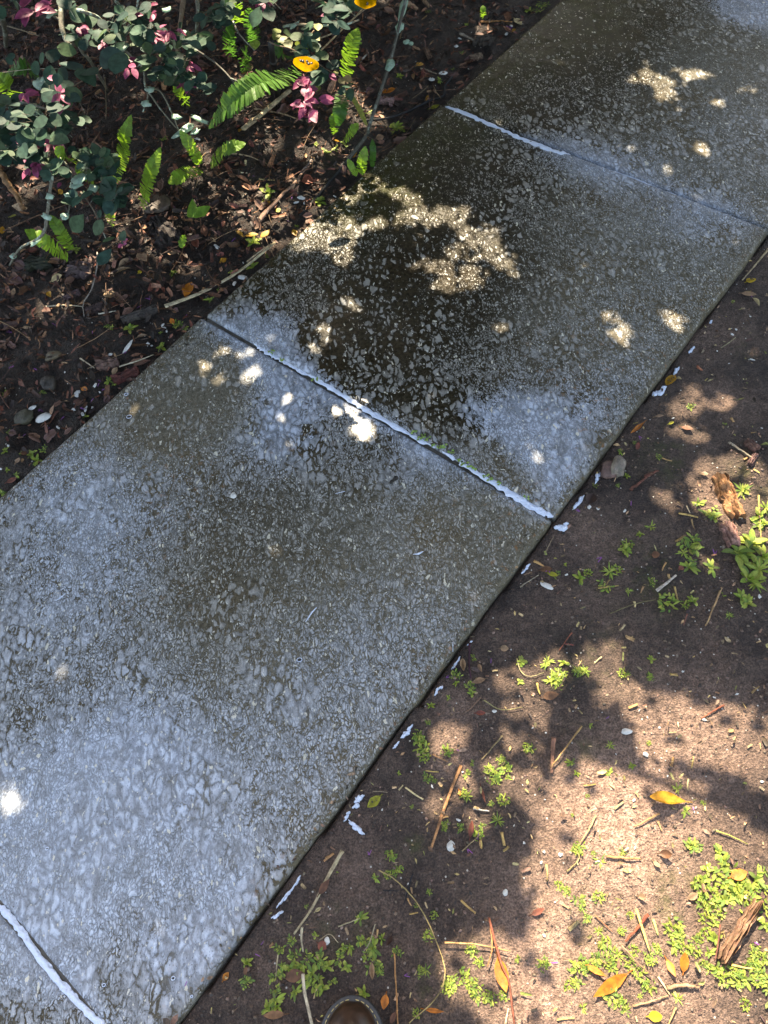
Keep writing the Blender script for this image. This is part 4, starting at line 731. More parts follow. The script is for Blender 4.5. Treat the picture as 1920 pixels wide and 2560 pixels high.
LS('G3', [(1035, 30), (1030, 150), (1040, 290)], 16, (.05, .012, .025), "dark purple stem standing along the slab edge", "stem", lift=.008); LS('G3', [(1360, 130), (1385, 220), (1450, 258), (1545, 230)], 8, (.28, .24, .12), "thin hooked stem in the shaded weeds", "stem"); LS('G3', [(1110, 400), (1050, 470), (990, 515)], 11, (.2, .12, .08), "brown twig by the slab in mottled shade", "twig"); LS('G3', [(1130, 420), (1250, 485), (1400, 470)], 9, (.26, .22, .1), "wispy dried stem behind the white shell", "stem"); LS('G3', [(1060, 1165), (1170, 1188)], 14, (.50, .46, .40), "pale twig under the shaded weeds", "twig"); LS('G3', [(980, 1462), (1110, 1345)], 9, (.36, .27, .15), "tan needle below the shaded weeds", "pine_needle"); LS('G3', [(775, 795), (885, 845)], 12, (.30, .16, .08), "brown needle right of the dense weeds", "pine_needle"); LS('G3', [(365, 1048), (470, 1055)], 10, (.22, .16, .11), "small twig above the spotted leaf", "twig")
LS('G1', [(1338, 1620), (1440, 1690), (1545, 1762)], 18, (.30, .25, .18), "pale grey twig at the right beside curled bark", "twig"); LS('G1', [(1280, 868), (1340, 830), (1398, 785)], 8, (.4, .34, .2), "thin straw on the shaded soil near the slab", "straw", 'reed'); LS('G1', [(1659, 80), (1560, 200), (1450, 330)], 16, (.38, .29, .17), "tan straw wedged along the slab's right edge", "straw", 'reed'); LS('G1', [(1090, 1020), (1130, 1055)], 20, (.3, .11, .06), "small red stick on the shaded soil", "twig"); LS('G1', [(665, 1900), (770, 1850)], 20, (.16, .06, .04), "red twig near the stone pair's upper right", "twig")
LS('G1', [(925, 562), (895, 598), (862, 600)], 9, (.012, .011, .01), "tiny black forked twig lying on the slab", "twig", lift=.002); LS('H2', [(895, 740), (870, 765)], 16, (.03, .025, .02), "dark elongated pebble lying on the lower slab", "pebble", cat="pebble", lift=.001)
for f, l in dict(G7=[(617, 1333, 34), (1027, 1293, 40), (1137, 1400, 24), (280, 525, 30), (365, 888, 18)], H3=[(1553, 933, 42)], F5=[(1048, 950, 44), (1072, 1136, 60), (300, 1745, 34)], F6=[(840, 828, 16)], H2=[(1170, 670, 22), (545, 570, 20), (795, 566, 14)]).items():
    for u, v, r in l:
        s = sc(f, u, v) * r * .30; p = gz(f, u, v, .0004); o = empty("popped_bubble", p, "dark pit ringed with pale foam on the wet concrete", "foam", "foam ringed pits on the slabs")
        mb = MB(); q = [p + Vector((math.cos(t) * s, math.sin(t) * s * .8, .0015)) for t in np.linspace(0, 2 * math.pi, 15)]
        tube(mb, q, .0009, (.7, .7, .7), 5, .7, .3); mb.build("foam_ring", M['foam'], o, p)
        mb = MB(); blob(mb, p + Vector((0, 0, -.001)), basis((1, .2, 0)), (s * .75, s * .55, .0028), (.02, .018, .014), 2, .2); mb.build("pit", M['black'], o, p)
for f, pts, w, lab in [('H3', [(290, 625), (320, 605), (338, 588)], 12, "white foam dash on the left of the lower slab"), ('H3', [(1585, 735), (1615, 690), (1642, 660)], 14, "long foam dash in the middle of the lower slab"), ('H4', [(898, 385), (925, 382), (950, 370)], 16, "short thick foam dash on the lower slab near the joint"),
                       
                       ('H4', [(1104, 840), (1104, 890)], 8, "upright foam sliver by the slab's right edge"), ('H4', [(492, 72), (545, 58)], 7, "foam dash on the upper part of the lower slab"), ]:
    q = [gz(f, u, v, .0005) for u, v in pts]; mb = MB(); r = w * .34 * sc(f, *pts[0])
    tube(mb, curve(q, 12), [r * random.uniform(.6, 1.1) * (1 - .6 * abs(i / 6 - 1)) for i in range(13)], (.7, .7, .7), 7, .5, .25)
    tag(mb.build("soap_foam", M['foam'], None, q[0]), lab, "foam")

# ------------------------------------------------------------------ ferns
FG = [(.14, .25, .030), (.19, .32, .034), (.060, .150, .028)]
def gs(x, y): return float(np.mean(ground_h(x + np.array([0, .04, -.04, 0, 0]), y + np.array([0, 0, 0, .04, -.04]))))
def fern(f, pts, zs, hw, col, label, lit=True, group="sword fern fronds in the bed"):
    P = []
    for (u, v), z in zip(pts, zs):
        b = gp(f, u, v); P.append(atz(*px(f, u, v), gs(b.x, b.y) + z + .02))
    n = 40; q = curve(P, n); L = sum((q[i + 1] - q[i]).length for i in range(n)); h = .76 * hw * sc(f, *pts[0]) * (1 - zs[-1] / H)
    pairs = max(10, int(L / (h * .26))); mb = MB(); base = P[0]
    for i in range(pairs):
        t = (i + .6) / pairs; k = t * n; j = min(int(k), n - 1); p = q[j].lerp(q[j + 1], k - j); d = (q[min(j + 1, n)] - q[max(j - 1, 0)]).normalized()
        up = (Vector((0, 0, H)) - p).normalized() * .65 + Vector((0, 0, .5)) + Vector((random.uniform(-.12, .12), random.uniform(-.12, .12), 0)); s = d.cross(up).normalized(); up = s.cross(d).normalized()
        prof = min(1, .55 + t * 2.2) * (min(1, (1 - t) * 3.2) ** .75 + .06)
        for sg in (-1, 1):
            ln = h * prof * random.uniform(.92, 1.06); dd = s * sg + d * (.22 + .35 * t) + up * random.uniform(.02, .28)
            cc = jit(col, .16); leaf(mb, p, dd, up + s * random.uniform(-.2, .2), ln, max(.004, L / pairs * 1.05), cc, 'strip' if ln > .006 else 'oval', random.uniform(0, .25), random.uniform(-.45, .1), 4, tuple(x * .8 for x in cc))
    e = empty("fern", base, label, "fern", group)
    fr = mb.build("frond", M['fern'], e, base)
    m2 = MB(); g0 = base - (q[2] - q[0]).normalized() * .01; gz0 = Vector((base.x, base.y, float(ground_h(base.x, base.y)) - .004))
    st = curve([gz0, gz0.lerp(g0, .6)] + q[::4], 24)
    tube(m2, st, [.0014 - .0008 * i / 24 for i in range(25)], (.12, .11, .03), 5); m2.build("frond_stem", M['wood'], fr, base)
    if lit:
        for t in (0, .17, .33, .5, .67, .83, 1):
            p = q[int(t * n)]; FERN_LIT.append((p, h * 1.1 + .01))
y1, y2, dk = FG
fern('F2', [(890, 535), (740, 590), (560, 650), (370, 790), (215, 968)], [.16, .24, .27, .22, .12], 80, (.085, .19, .03), "largest fern frond arching over the reed stub, deep green", True)
fern('F2', [(1245, 600), (1270, 450), (1300, 330), (1342, 215)], [.02, .10, .15, .18], 62, y1, "tall upright bright frond left of the long lichened shoot")
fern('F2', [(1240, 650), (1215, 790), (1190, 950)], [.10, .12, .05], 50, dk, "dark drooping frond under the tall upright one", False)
fern('F2', [(1168, 1010), (1160, 930), (1152, 860)], [.01, .05, .08], 34, y1, "short frond left of the fern base beside the shoot")
fern('F2', [(1245, 1062), (1290, 1000), (1342, 930)], [.01, .05, .07], 36, y2, "short bright frond slanting right near the shoot's foot")
fern('F2', [(1365, 1312), (1375, 1220), (1400, 1105)], [.01, .06, .10], 42, y2, "larger of the twin bright fronds growing at the slab edge")
fern('F2', [(1335, 1322), (1300, 1270), (1266, 1200)], [.01, .04, .06], 27, y2, "smaller of the twin bright fronds growing at the slab edge")
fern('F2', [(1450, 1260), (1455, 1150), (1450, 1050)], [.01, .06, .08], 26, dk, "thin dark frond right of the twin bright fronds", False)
fern('F2', [(230, 1250), (345, 1130), (495, 1078)], [.02, .10, .10], 48, y1, "bright frond curving right below the largest one")
fern('F2', [(150, 1240), (90, 1120), (0, 985)], [.02, .08, .12], 46, y2, "bright straight frond below the forked lichened twig")
fern('F3', [(1385, 205), (1270, 235), (1165, 295)], [.02, .08, .06], 48, y2, "bright frond pointing left beside the twig tip")
fern('P', [px('F3', 800, 288), px('F3', 850, 100), px('F1', 1030, 1150), px('F1', 1088, 955)], [.01, .10, .16, .20], 19, y2, "tall bright frond behind the shrub's hanging sprig")
fern('F3', [(985, 468), (1010, 340), (1050, 200), (1110, 52)], [.01, .09, .15, .19], 52, y2, "tallest single frond beside the patchy stone")
fern('F3', [(520, 165), (450, 110), (385, 55)], [.16, .22, .24], 42, y2, "bright frond tip poking out under the pink leaves")
fern('F3', [(655, 308), (590, 240), (525, 178)], [.06, .12, .15], 40, y1, "frond behind the mint lichen patches")
fern('F3', [(490, 760), (420, 640), (345, 520)], [.01, .08, .11], 46, y1, "upper of the two crossed fronds at the lichened branch")
fern('F3', [(470, 815), (330, 720), (175, 620)], [.01, .10, .13], 56, y2, "lower of the two crossed fronds at the lichened branch")
fern('F3', [(770, 592), (758, 520), (740, 452)], [.01, .06, .09], 34, y2, "small bright frond behind the hanging sprig's rounded leaves")
fern('F1', [(150, 830), (70, 730), (-20, 620)], [.10, .18, .22], 72, y1, "frond at the left edge under the first big rounded leaf")
fern('F1', [(1550, 875), (1510, 780), (1445, 690)], [.08, .14, .18], 52, y1, "frond below the rightmost cluster of pink leaves")
fern('F3', [(1245, 742), (1262, 700), (1278, 658)], [.01, .03, .05], 27, y1, "tiny single frond right of the black bark slab")
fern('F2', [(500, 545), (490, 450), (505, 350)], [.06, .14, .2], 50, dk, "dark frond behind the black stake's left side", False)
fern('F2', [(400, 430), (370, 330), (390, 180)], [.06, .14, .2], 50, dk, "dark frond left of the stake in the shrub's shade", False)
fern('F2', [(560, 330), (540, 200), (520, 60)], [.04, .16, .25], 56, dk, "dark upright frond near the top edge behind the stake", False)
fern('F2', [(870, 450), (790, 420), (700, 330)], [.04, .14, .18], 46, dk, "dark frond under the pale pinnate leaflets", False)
fern('F2', [(440, 170), (410, 60), (440, -60)], [.1, .2, .28], 60, y1, "sunlit frond at the top edge over the shrub", True)
fern('F2', [(1408, 945), (1340, 800), (1272, 695)], [.05, .09, .12], 18, (.30, .30, .06), "narrow yellow speckled frond tip under the upright frond")
fern('F6', [(850, 125), (852, 80), (848, 38)], [.01, .05, .07], 20, y2, "lone small frond near the top slab edge")
fern('F1', [(330, 660), (200, 560), (60, 600)], [.05, .14, .1], 60, dk, "dark frond hidden in the shade of the shrub's left side", False)
# bright lobed leaf seedling
c0 = gp('F3', 1360, 540); e = empty("seedling", c0, "single bright heart shaped lobed leaf standing in the bed", "seedling")
mb = MB(); b0 = atz(*px('F3', 1330, 535), c0.z + .03); s0 = sc('F3', 1360, 500)
leaf(mb, b0, gp('F3', 1335, 440) - gp('F3', 1325, 560), (-.2, -.5, 1), s0 * 120, s0 * 62, (.16, .28, .03), 'heart', .2, .3, 8, (.11, .22, .03), None, 0, .15)
leaf(mb, b0, gp('F3', 1430, 490) - gp('F3', 1325, 545), (.1, -.4, 1), s0 * 112, s0 * 60, (.15, .27, .03), 'oval', .2, .3, 8, (.11, .22, .03), None, 0, .15)
mb.build("leaf_blade", M['weed'], e, c0); mb = MB(); tube(mb, [c0, b0], .0012, (.2, .2, .08), 5); mb.build("stem", M['wood'], e, c0)

# ------------------------------------------------------------------ shrub
SG = [(.026, .056, .038), (.036, .070, .044), (.022, .046, .036), (.055, .085, .042)]
PK = [(.30, .055, .13), (.36, .075, .16), (.22, .04, .10)]
def shrub(name, base, label, branches, clusters, pinks, pales=(), lichen=()):
    e = empty(name, base, label, "shrub")
    for pts, zs, r, lich, col in branches:
        q = curve([gz(f, u, v, z) for (f, u, v), z in zip(pts, zs)], 4 * len(pts)); n = len(q)
        mb = MB(); tube(mb, q, [r * (1 - .45 * i / n) * random.uniform(.88, 1.12) for i in range(n)], col, 8, 1, .12)
        mb.build("branch", M['bark'], e, q[0], attrs=dict(lichen=lich))
    mb = MB(); tw = MB()
    for f, u, v, cnt, spr, z, size in clusters:
        s = sc(f, u, v)
        for k in range(cnt if cnt < 2 else int(cnt * 1.45)):
            uu, vv = u + random.gauss(0, spr * .5), v + random.gauss(0, spr * .5); p = gz(f, uu, vv, z + random.uniform(-.04, .05))
            d = Vector((random.uniform(-1, 1), random.uniform(-1, .7), random.uniform(-.35, .45))); nr = Vector((random.uniform(-.55, .55), random.uniform(-.8, .25), 1))
            L = 1.0 * size * s * random.uniform(.72, 1.12) * (1 - z / H); cc = jit(random.choice(SG[:3] if random.random() < .85 else SG[3:]), .18)
            leaf(mb, p, d, nr, L, L * random.uniform(.66, .82), cc, random.choice(['round', 'obov', 'round']), random.uniform(.02, .3), random.uniform(-.4, .2), 7, tuple(x * 1.15 for x in cc), None)
            if random.random() < .6: tube(tw, [p - d.normalized() * .02 + Vector((0, 0, -.012)), p], .001, (.10, .075, .05), 4)
    mb.build("foliage", M['shrub'], e, base); 
    if tw.v: tw.build("twigs", M['bark'], e, base, attrs=dict(lichen=.4))['kind'] = 'stuff'
    mb = MB()
    for f, u, v, cnt, spr, z, size in pinks:
        s = sc(f, u, v); p0 = gz(f, u, v, z)
        for k in range(cnt + (cnt > 1)):
            a = random.uniform(0, 2 * math.pi); d = Vector((math.cos(a) * .7, math.sin(a) * .7 - .35, random.uniform(-.5, .1))); p = p0 + Vector((random.gauss(0, spr * s * .5), random.gauss(0, spr * s * .5), 0))
            L = .66 * size * s * random.uniform(.8, 1.15); cc = jit(random.choice(PK), .2)
            leaf(mb, p, d, (random.uniform(-.4, .4), -.4, 1), L, L * .52, cc, 'oval', random.uniform(.1, .5), random.uniform(-.5, .2), 7, tuple(x * .75 for x in cc))
    if mb.v: mb.build("pink_leaves", M['pink'], e, base)
    if pales:
        mb = MB()
        for f, u0, v0, u1, v1, z, w, cc in pales:
            a, b = gz(f, u0, v0, z), gz(f, u1, v1, z - .01); leaf(mb, a, b - a, (0, -.4, 1), (b - a).length, w * sc(f, u0, v0), cc, 'oval', .2, .1, 7)
        mb.build("young_leaves", M['weed'], e, base)
    for f, u, v, w, h, z in lichen:
        mb = MB(); s = sc(f, u, v); blob(mb, gz(f, u, v, z), basis((.5, .5, 0)), (w * s * .5, h * s * .5, .004), (.38, .50, .42), 2, .5, 3)
        mb.build("lichen", M['weed'], e, gz(f, u, v, z))
    return e
GB, BB = (.17, .16, .12), (.13, .085, .055)
shrub("shrub", gz('F1', 300, 300, 0), "lichened shrub with dark rounded leaves and magenta new leaves at upper left",
    [([('F1', 505, -120), ('F1', 508, 130), ('F1', 520, 260), ('F1', 575, 375), ('F1', 640, 360), ('F1', 690, 440), ('F1', 750, 510), ('F1', 900, 760)], [.5, .46, .44, .42, .40, .36, .32, .05], .0085, .6, GB),
     ([('F1', 380, 60), ('F1', 430, 120), ('F1', 490, 160)], [.48, .46, .45], .005, 1, GB), ([('F1', 640, 80), ('F1', 700, 100), ('F1', 840, 165), ('F1', 950, 340), ('F1', 1020, 400)], [.5, .5, .46, .42, .4], .006, 1, GB), ([('F1', 1020, 400), ('F1', 1180, 560), ('F1', 1210, 720), ('F1', 1330, 760), ('F1', 1430, 950), ('F1', 1480, 1080)], [.4, .36, .3, .26, .2, .16], .0036, .9, GB),
     ([('F1', 1230, 760), ('F1', 1320, 890), ('F1', 1400, 990), ('F1', 1470, 1070)], [.28, .24, .2, .16], .0028, .9, GB), ([('F1', 1200, 700), ('F1', 1225, 800), ('F1', 1185, 930)], [.3, .27, .24], .0028, 1, GB), ([('F1', 1530, -60), ('F1', 1505, 130), ('F1', 1490, 260), ('F1', 1450, 560), ('F1', 1380, 800)], [.3, .26, .22, .1, 0], .009, .15, (.20, .135, .085)), ([('F1', 1630, -60), ('F1', 1640, 150), ('F1', 1600, 420)], [.3, .24, .04], .008, .5, GB),
     ([('F1', 85, 850), ('F1', 230, 860), ('F1', 390, 905)], [.34, .34, .32], .005, .8, (.30, .27, .22)), ([('F1', 350, 640), ('F1', 350, 740), ('F1', 345, 830), ('F1', 300, 960)], [.36, .34, .32, .28], .0042, 1, GB), ([('F1', 300, 960), ('F3', 400, 100), ('F3', 480, 200), ('F3', 500, 320), ('F3', 470, 520)], [.28, .26, .24, .22, .2], .0038, .9, GB),
     ([('F3', 360, 250), ('F3', 345, 360), ('F3', 325, 520), ('F3', 290, 660), ('F3', 140, 750), ('F3', 70, 860), ('F3', 50, 900)], [.3, .28, .25, .22, .12, .03, -.02], .0052, .95, GB), ([('F3', 560, 360), ('F3', 640, 470), ('F3', 690, 580), ('F3', 730, 680)], [.24, .23, .22, .2], .0028, .3, BB), ([('F1', 555, 760), ('F1', 650, 690), ('F1', 790, 605), ('F1', 850, 560)], [.42, .42, .42, .42], .0024, .1, BB),
     ([('F1', 0, 100), ('F1', 40, 250), ('F1', 50, 450)], [.3, .2, .02], .012, .3, (.10, .085, .06)), ([('F1', 960, 0), ('F1', 1000, 80), ('F1', 1040, 300), ('F1', 1000, 600)], [.4, .36, .25, .02], .006, .6, GB), ([('F1', 0, 200), ('F1', 180, 250), ('F1', 330, 300)], [.2, .18, .15], .003, 0, (.24, .19, .13)), ([('F1', 1150, -20), ('F1', 1120, 120), ('F1', 1040, 260)], [.4, .36, .3], .004, .9, GB), ([('F1', 0, 605), ('F1', 250, 575), ('F1', 500, 565)], [.3, .31, .33], .0012, 0, (.3, .27, .2)), ([('F1', 880, 1010), ('F1', 880, 850), ('F1', 870, 640)], [.05, .2, .35], .0012, 0, (.3, .25, .16))],
    [('F1', 90, 50, 4, 60, .5, 110), ('F1', 600, 40, 5, 70, .5, 100), ('F1', 490, 380, 2, 30, .46, 120), ('F1', 680, 280, 5, 60, .45, 95), ('F1', 800, 250, 7, 70, .45, 85), ('F1', 900, 250, 7, 60, .45, 85), ('F1', 830, 330, 6, 50, .44, 80), ('F1', 950, 130, 7, 80, .46, 85), ('F1', 1060, 130, 8, 90, .46, 80), ('F1', 1060, 270, 7, 60, .44, 85), ('F1', 1160, 250, 6, 60, .43, 80), ('F1', 1180, 60, 5, 60, .46, 80),
     ('F1', 830, 540, 1, 4, .45, 165), ('F1', 680, 590, 2, 16, .44, 165), ('F1', 790, 720, 1, 4, .44, 170), ('F1', 950, 620, 1, 6, .43, 160), ('F1', 1070, 500, 1, 5, .44, 155), ('F1', 660, 850, 2, 20, .4, 150), ('F1', 930, 450, 2, 30, .43, 90), ('F1', 1230, 390, 8, 90, .4, 75), ('F1', 1330, 380, 8, 80, .4, 75), ('F1', 1400, 480, 7, 80, .38, 75), ('F1', 1300, 600, 9, 90, .36, 75), ('F1', 1420, 570, 8, 70, .36, 80), ('F1', 1470, 640, 6, 60, .34, 80), ('F1', 1530, 480, 4, 50, .36, 90), ('F1', 1540, 320, 6, 70, .38, 85), ('F1', 1620, 340, 6, 60, .36, 80), ('F1', 1620, 680, 5, 50, .33, 80), ('F1', 1420, 380, 5, 70, .38, 70), ('F1', 1250, 200, 5, 60, .42, 75),
     ('F1', 60, 870, 5, 50, .36, 100), ('F1', 180, 940, 7, 60, .36, 95), ('F1', 70, 1000, 9, 70, .34, 90), ('F1', 180, 1010, 6, 50, .34, 90), ('F1', 390, 960, 6, 60, .34, 105), ('F1', 330, 1060, 7, 60, .33, 100), ('F1', 100, 1100, 7, 70, .33, 90), ('F1', 420, 1130, 4, 40, .32, 120), ('F1', 260, 1130, 6, 70, .32, 85), ('F1', 40, 1250, 6, 60, .31, 95), ('F1', 180, 1230, 4, 40, .31, 120), ('F1', 310, 1230, 4, 50, .31, 115), ('F1', 60, 500, 2, 30, .4, 60), ('F1', 290, 520, 2, 30, .38, 80), ('F1', 430, 740, 5, 60, .38, 100), ('F1', 540, 900, 5, 60, .3, 110), ('F1', 640, 980, 3, 40, .24, 110), ('F1', 560, 1060, 6, 60, .2, 70), ('F1', 500, 690, 3, 40, .38, 95), ('F1', 650, 1260, 4, 40, .2, 65), ('F1', 880, 1300, 4, 40, .2, 75),
     ('F3', 30, 90, 4, 40, .3, 90), ('F3', 160, 70, 4, 40, .3, 110), ('F3', 240, 110, 4, 30, .3, 100), ('F3', 310, 200, 5, 35, .28, 80), ('F3', 370, 230, 4, 30, .27, 75), ('F3', 640, 190, 8, 60, .26, 70), ('F3', 700, 130, 6, 40, .26, 70), ('F3', 740, 200, 6, 40, .25, 75), ('F3', 720, 250, 5, 40, .25, 75), ('F3', 570, 170, 4, 40, .25, 65), ('F3', 720, 330, 4, 25, .25, 100), ('F3', 790, 350, 5, 40, .25, 95), ('F3', 840, 390, 5, 35, .24, 95), ('F3', 790, 410, 4, 30, .24, 90), ('F3', 540, 380, 3, 40, .24, 75), ('F3', 640, 420, 2, 16, .24, 110), ('F3', 550, 430, 2, 25, .23, 80), ('F3', 580, 515, 1, 4, .24, 110), ('F3', 705, 550, 1, 5, .23, 95), ('F3', 785, 630, 1, 4, .23, 105), ('F3', 710, 705, 1, 4, .22, 105), ('F3', 768, 750, 1, 4, .22, 110), ('F3', 865, 680, 2, 14, .21, 75), ('F3', 690, 480, 1, 8, .23, 55), ('F3', 540, 90, 4, 40, .27, 65), ('F3', 0, 190, 2, 20, .28, 90),
     ('F2', 210, 100, 6, 60, .34, 65), ('F2', 330, 90, 7, 70, .34, 70), ('F2', 60, 280, 6, 60, .33, 70), ('F2', 180, 300, 6, 50, .32, 75), ('F2', 30, 420, 4, 40, .32, 80), ('F2', 20, 560, 3, 30, .32, 80), ('F2', 170, 610, 3, 30, .3, 85), ('F2', 165, 690, 2, 16, .3, 85), ('F2', 260, 170, 4, 40, .33, 65), ('F2', 370, 30, 5, 60, .36, 70), ('F2', 640, 40, 4, 40, .4, 95), ('F2', 690, 10, 3, 30, .4, 90)],
    [('F1', 180, 80, 1, 6, .5, 110), ('F1', 275, 80, 3, 50, .5, 120), ('F1', 410, 40, 2, 30, .5, 120), ('F1', 640, 230, 3, 30, .46, 70), ('F1', 870, 360, 2, 10, .45, 70), ('F1', 970, 500, 2, 30, .43, 100), ('F1', 1080, 580, 3, 30, .43, 80), ('F1', 525, 540, 1, 10, .44, 120), ('F1', 460, 680, 2, 20, .4, 80), ('F1', 510, 770, 2, 20, .4, 100), ('F1', 210, 770, 3, 30, .38, 90), ('F1', 535, 870, 1, 10, .38, 90), ('F1', 160, 1130, 3, 30, .33, 90), ('F1', 240, 1190, 2, 20, .33, 80), ('F1', 430, 1200, 4, 40, .32, 90), ('F1', 1320, 250, 4, 30, .43, 85), ('F1', 1420, 250, 3, 25, .43, 90), ('F1', 1300, 310, 3, 20, .42, 70), ('F1', 1165, 140, 2, 15, .45, 55), ('F1', 1320, 100, 2, 20, .44, 60), ('F1', 1580, 550, 2, 15, .36, 60), ('F1', 1550, 680, 3, 20, .34, 75), ('F1', 1280, 40, 2, 20, .44, 60),
     ('F3', 200, 180, 4, 30, .29, 80), ('F3', 250, 190, 3, 20, .29, 75), ('F3', 430, 290, 1, 8, .26, 50), ('F3', 340, 40, 3, 30, .3, 70), ('F3', 870, 705, 3, 20, .2, 45), ('F3', 170, 120, 1, 6, .3, 50), ('F2', 70, 490, 2, 20, .32, 60), ('F2', 50, 620, 3, 20, .32, 70), ('F2', 630, 5, 2, 20, .42, 70), ('F2', 150, 560, 1, 6, .3, 40)],
    [], [('F1', 355, 700, 60, 110, .37), ('F1', 370, 660, 70, 40, .37), ('F1', 1240, 740, 40, 50, .29), ('F1', 1210, 860, 40, 50, .27), ('F1', 1520, 1080, 130, 40, .16), ('F1', 1620, 1095, 60, 34, .15), ('F1', 1460, 970, 40, 60, .2), ('F1', 305, 930, 40, 70, .3), ('F1', 100, 890, 30, 40, .34), ('F3', 560, 260, 90, 70, .23), ('F3', 645, 335, 55, 50, .2), ('F3', 450, 530, 40, 45, .2), ('F3', 520, 310, 50, 60, .22), ('F3', 480, 390, 30, 60, .22), ('F3', 345, 390, 30, 40, .28), ('F3', 320, 530, 26, 60, .25), ('F3', 250, 700, 60, 26, .18), ('F3', 90, 800, 34, 34, .07), ('F1', 1010, 390, 50, 60, .4), ('F1', 430, 110, 60, 40, .46), ('F1', 1200, 500, 80, 40, .38), ('F1', 1380, 80, 40, 30, .44), ('F1', 1530, 270, 26, 24, .38)])
shrub("shrub", gz('F2', 1000, 150, 0), "thin shrub branch with sparse green leaves and purple sprig at top centre",
    [([('F2', 780, 200), ('F2', 880, 185), ('F2', 1010, 190), ('F2', 1220, 190), ('F2', 1350, 150)], [.24, .26, .28, .3, .3], .005, .9, (.26, .22, .15)), ([('F2', 110, 370), ('F2', 260, 470), ('F2', 380, 590), ('F2', 480, 745)], [.32, .3, .28, .24], .0034, .5, (.13, .12, .10)), ([('F2', 400, 160), ('F2', 450, 260), ('F2', 560, 380)], [.3, .3, .28], .003, .6, GB), ([('F2', 660, 310), ('F2', 740, 345), ('F2', 840, 370), ('F2', 1010, 460), ('F2', 1100, 520), ('F2', 1230, 590)], [.3, .3, .29, .27, .24, .2], .0022, .1, (.20, .13, .08)), ([('F2', 1010, 230), ('F2', 940, 320), ('F2', 930, 400)], [.28, .28, .27], .0018, .1, (.2, .14, .08)), ([('F2', 930, 560), ('F2', 960, 660), ('F2', 985, 760)], [.28, .26, .24], .0024, 0, (.2, .06, .08)), ([('F2', 1050, 0), ('F2', 1180, 80), ('F2', 1150, 200)], [.36, .34, .3], .003, .2, BB), ([('F2', 380, 590), ('F2', 440, 610), ('F2', 505, 590)], [.28, .28, .28], .0024, .4, (.13, .12, .10))],
    [('F2', 830, 260, 2, 20, .3, 85), ('F2', 940, 250, 3, 30, .3, 80), ('F2', 980, 290, 3, 30, .29, 85), ('F2', 1085, 50, 2, 20, .36, 90), ('F2', 1150, 30, 5, 50, .36, 110), ('F2', 1300, 60, 4, 30, .36, 130), ('F2', 1180, 140, 4, 40, .32, 90), ('F2', 1130, 170, 2, 16, .3, 100), ('F2', 1120, 470, 2, 20, .25, 95), ('F2', 1030, 530, 4, 40, .26, 90), ('F2', 1020, 610, 3, 30, .25, 85), ('F2', 970, 380, 4, 40, .27, 75), ('F2', 1000, 420, 3, 30, .27, 70), ('F2', 870, 360, 3, 30, .28, 70), ('F2', 1260, 20, 3, 30, .36, 100), ('F2', 1250, 640, 3, 40, .15, 70)],
    [('F2', 910, 610, 3, 30, .28, 95), ('F2', 950, 580, 2, 20, .28, 90), ('F2', 965, 670, 4, 25, .27, 100), ('F2', 940, 790, 3, 30, .25, 110), ('F2', 1000, 810, 3, 30, .25, 115), ('F2', 1040, 760, 2, 20, .25, 110), ('F2', 1110, 110, 3, 15, .34, 40), ('F2', 1130, 570, 2, 15, .24, 55), ('F2', 970, 740, 3, 30, .26, 90)],
    [('F2', 740, 250, 705, 305, .3, 36, (.20, .22, .06)), ('F2', 750, 260, 745, 325, .3, 34, (.22, .23, .07)), ('F2', 770, 270, 800, 350, .3, 42, (.22, .22, .07)), ('F2', 800, 300, 835, 370, .3, 44, (.22, .22, .07)), ('F2', 700, 250, 760, 230, .3, 36, (.17, .2, .06)), ('F2', 560, 300, 570, 380, .28, 50, (.20, .32, .04)), ('F2', 1045, 175, 1040, 235, .3, 40, (.24, .25, .06)), ('F2', 1010, 260, 1055, 310, .29, 26, (.24, .25, .06)), ('F2', 1160, 580, 1185, 535, .22, 30, (.24, .24, .07)), ('F2', 1200, 585, 1240, 640, .2, 36, (.28, .22, .1)), ('F2', 1230, 585, 1300, 610, .2, 44, (.27, .19, .09)), ('F2', 920, 340, 955, 385, .28, 50, (.22, .34, .04)), ('F2', 880, 310, 890, 350, .28, 24, (.3, .36, .05)), ('F2', 1030, 690, 1045, 650, .2, 36, (.2, .26, .06))],
    [('F2', 480, 760, 30, 26, .24), ('F2', 145, 900, 26, 120, .14), ('F2', 860, 190, 60, 20, .26), ('F2', 40, 975, 100, 50, .1)])
# yellow leaves caught on the shrub
def held_leaf(f, u0, v0, u1, v1, w, z, c, label, sp):
    a, b = gz(f, u0, v0, z), gz(f, u1, v1, z - .02); d = b - a; ww = w * sc(f, u0, v0); mb = MB()
    nr = (Vector((0, 0, H)) - a).normalized(); leaf(mb, a, d, nr, d.length * 1.1, ww, c, 'round', .15, .3, 9, tuple(x * .8 for x in c), None, 0, .05)
    o = tag(mb.build("yellow_leaf", M['yellow'], None, a), label, "leaf"); m3 = MB(); dn, sd, up = basis(d, nr)
    for k in range(sp): blob(m3, a + dn * d.length * random.uniform(.35, .85) + sd * ww * random.uniform(-.28, .28) + up * .004, (dn, sd, up), (ww * .06, ww * .06, .0007), (.012, .01, .008), 1, .3)
    m3.build("dark_spot", M['black'], o, a)
held_leaf('F2', 955, 425, 945, 545, 104, .40, (.36, .185, .001), "bright yellow leaf with dark spots caught above the purple sprig", 6)
held_leaf('F2', 1400, -30, 1395, 70, 84, .42, (.36, .185, .001), "bright yellow leaf at the top edge of the picture", 3)
FERN_LIT.append((gz('F2', 950, 485, .39), .045)); FERN_LIT.append((gz('F2', 980, 720, .25), .03))
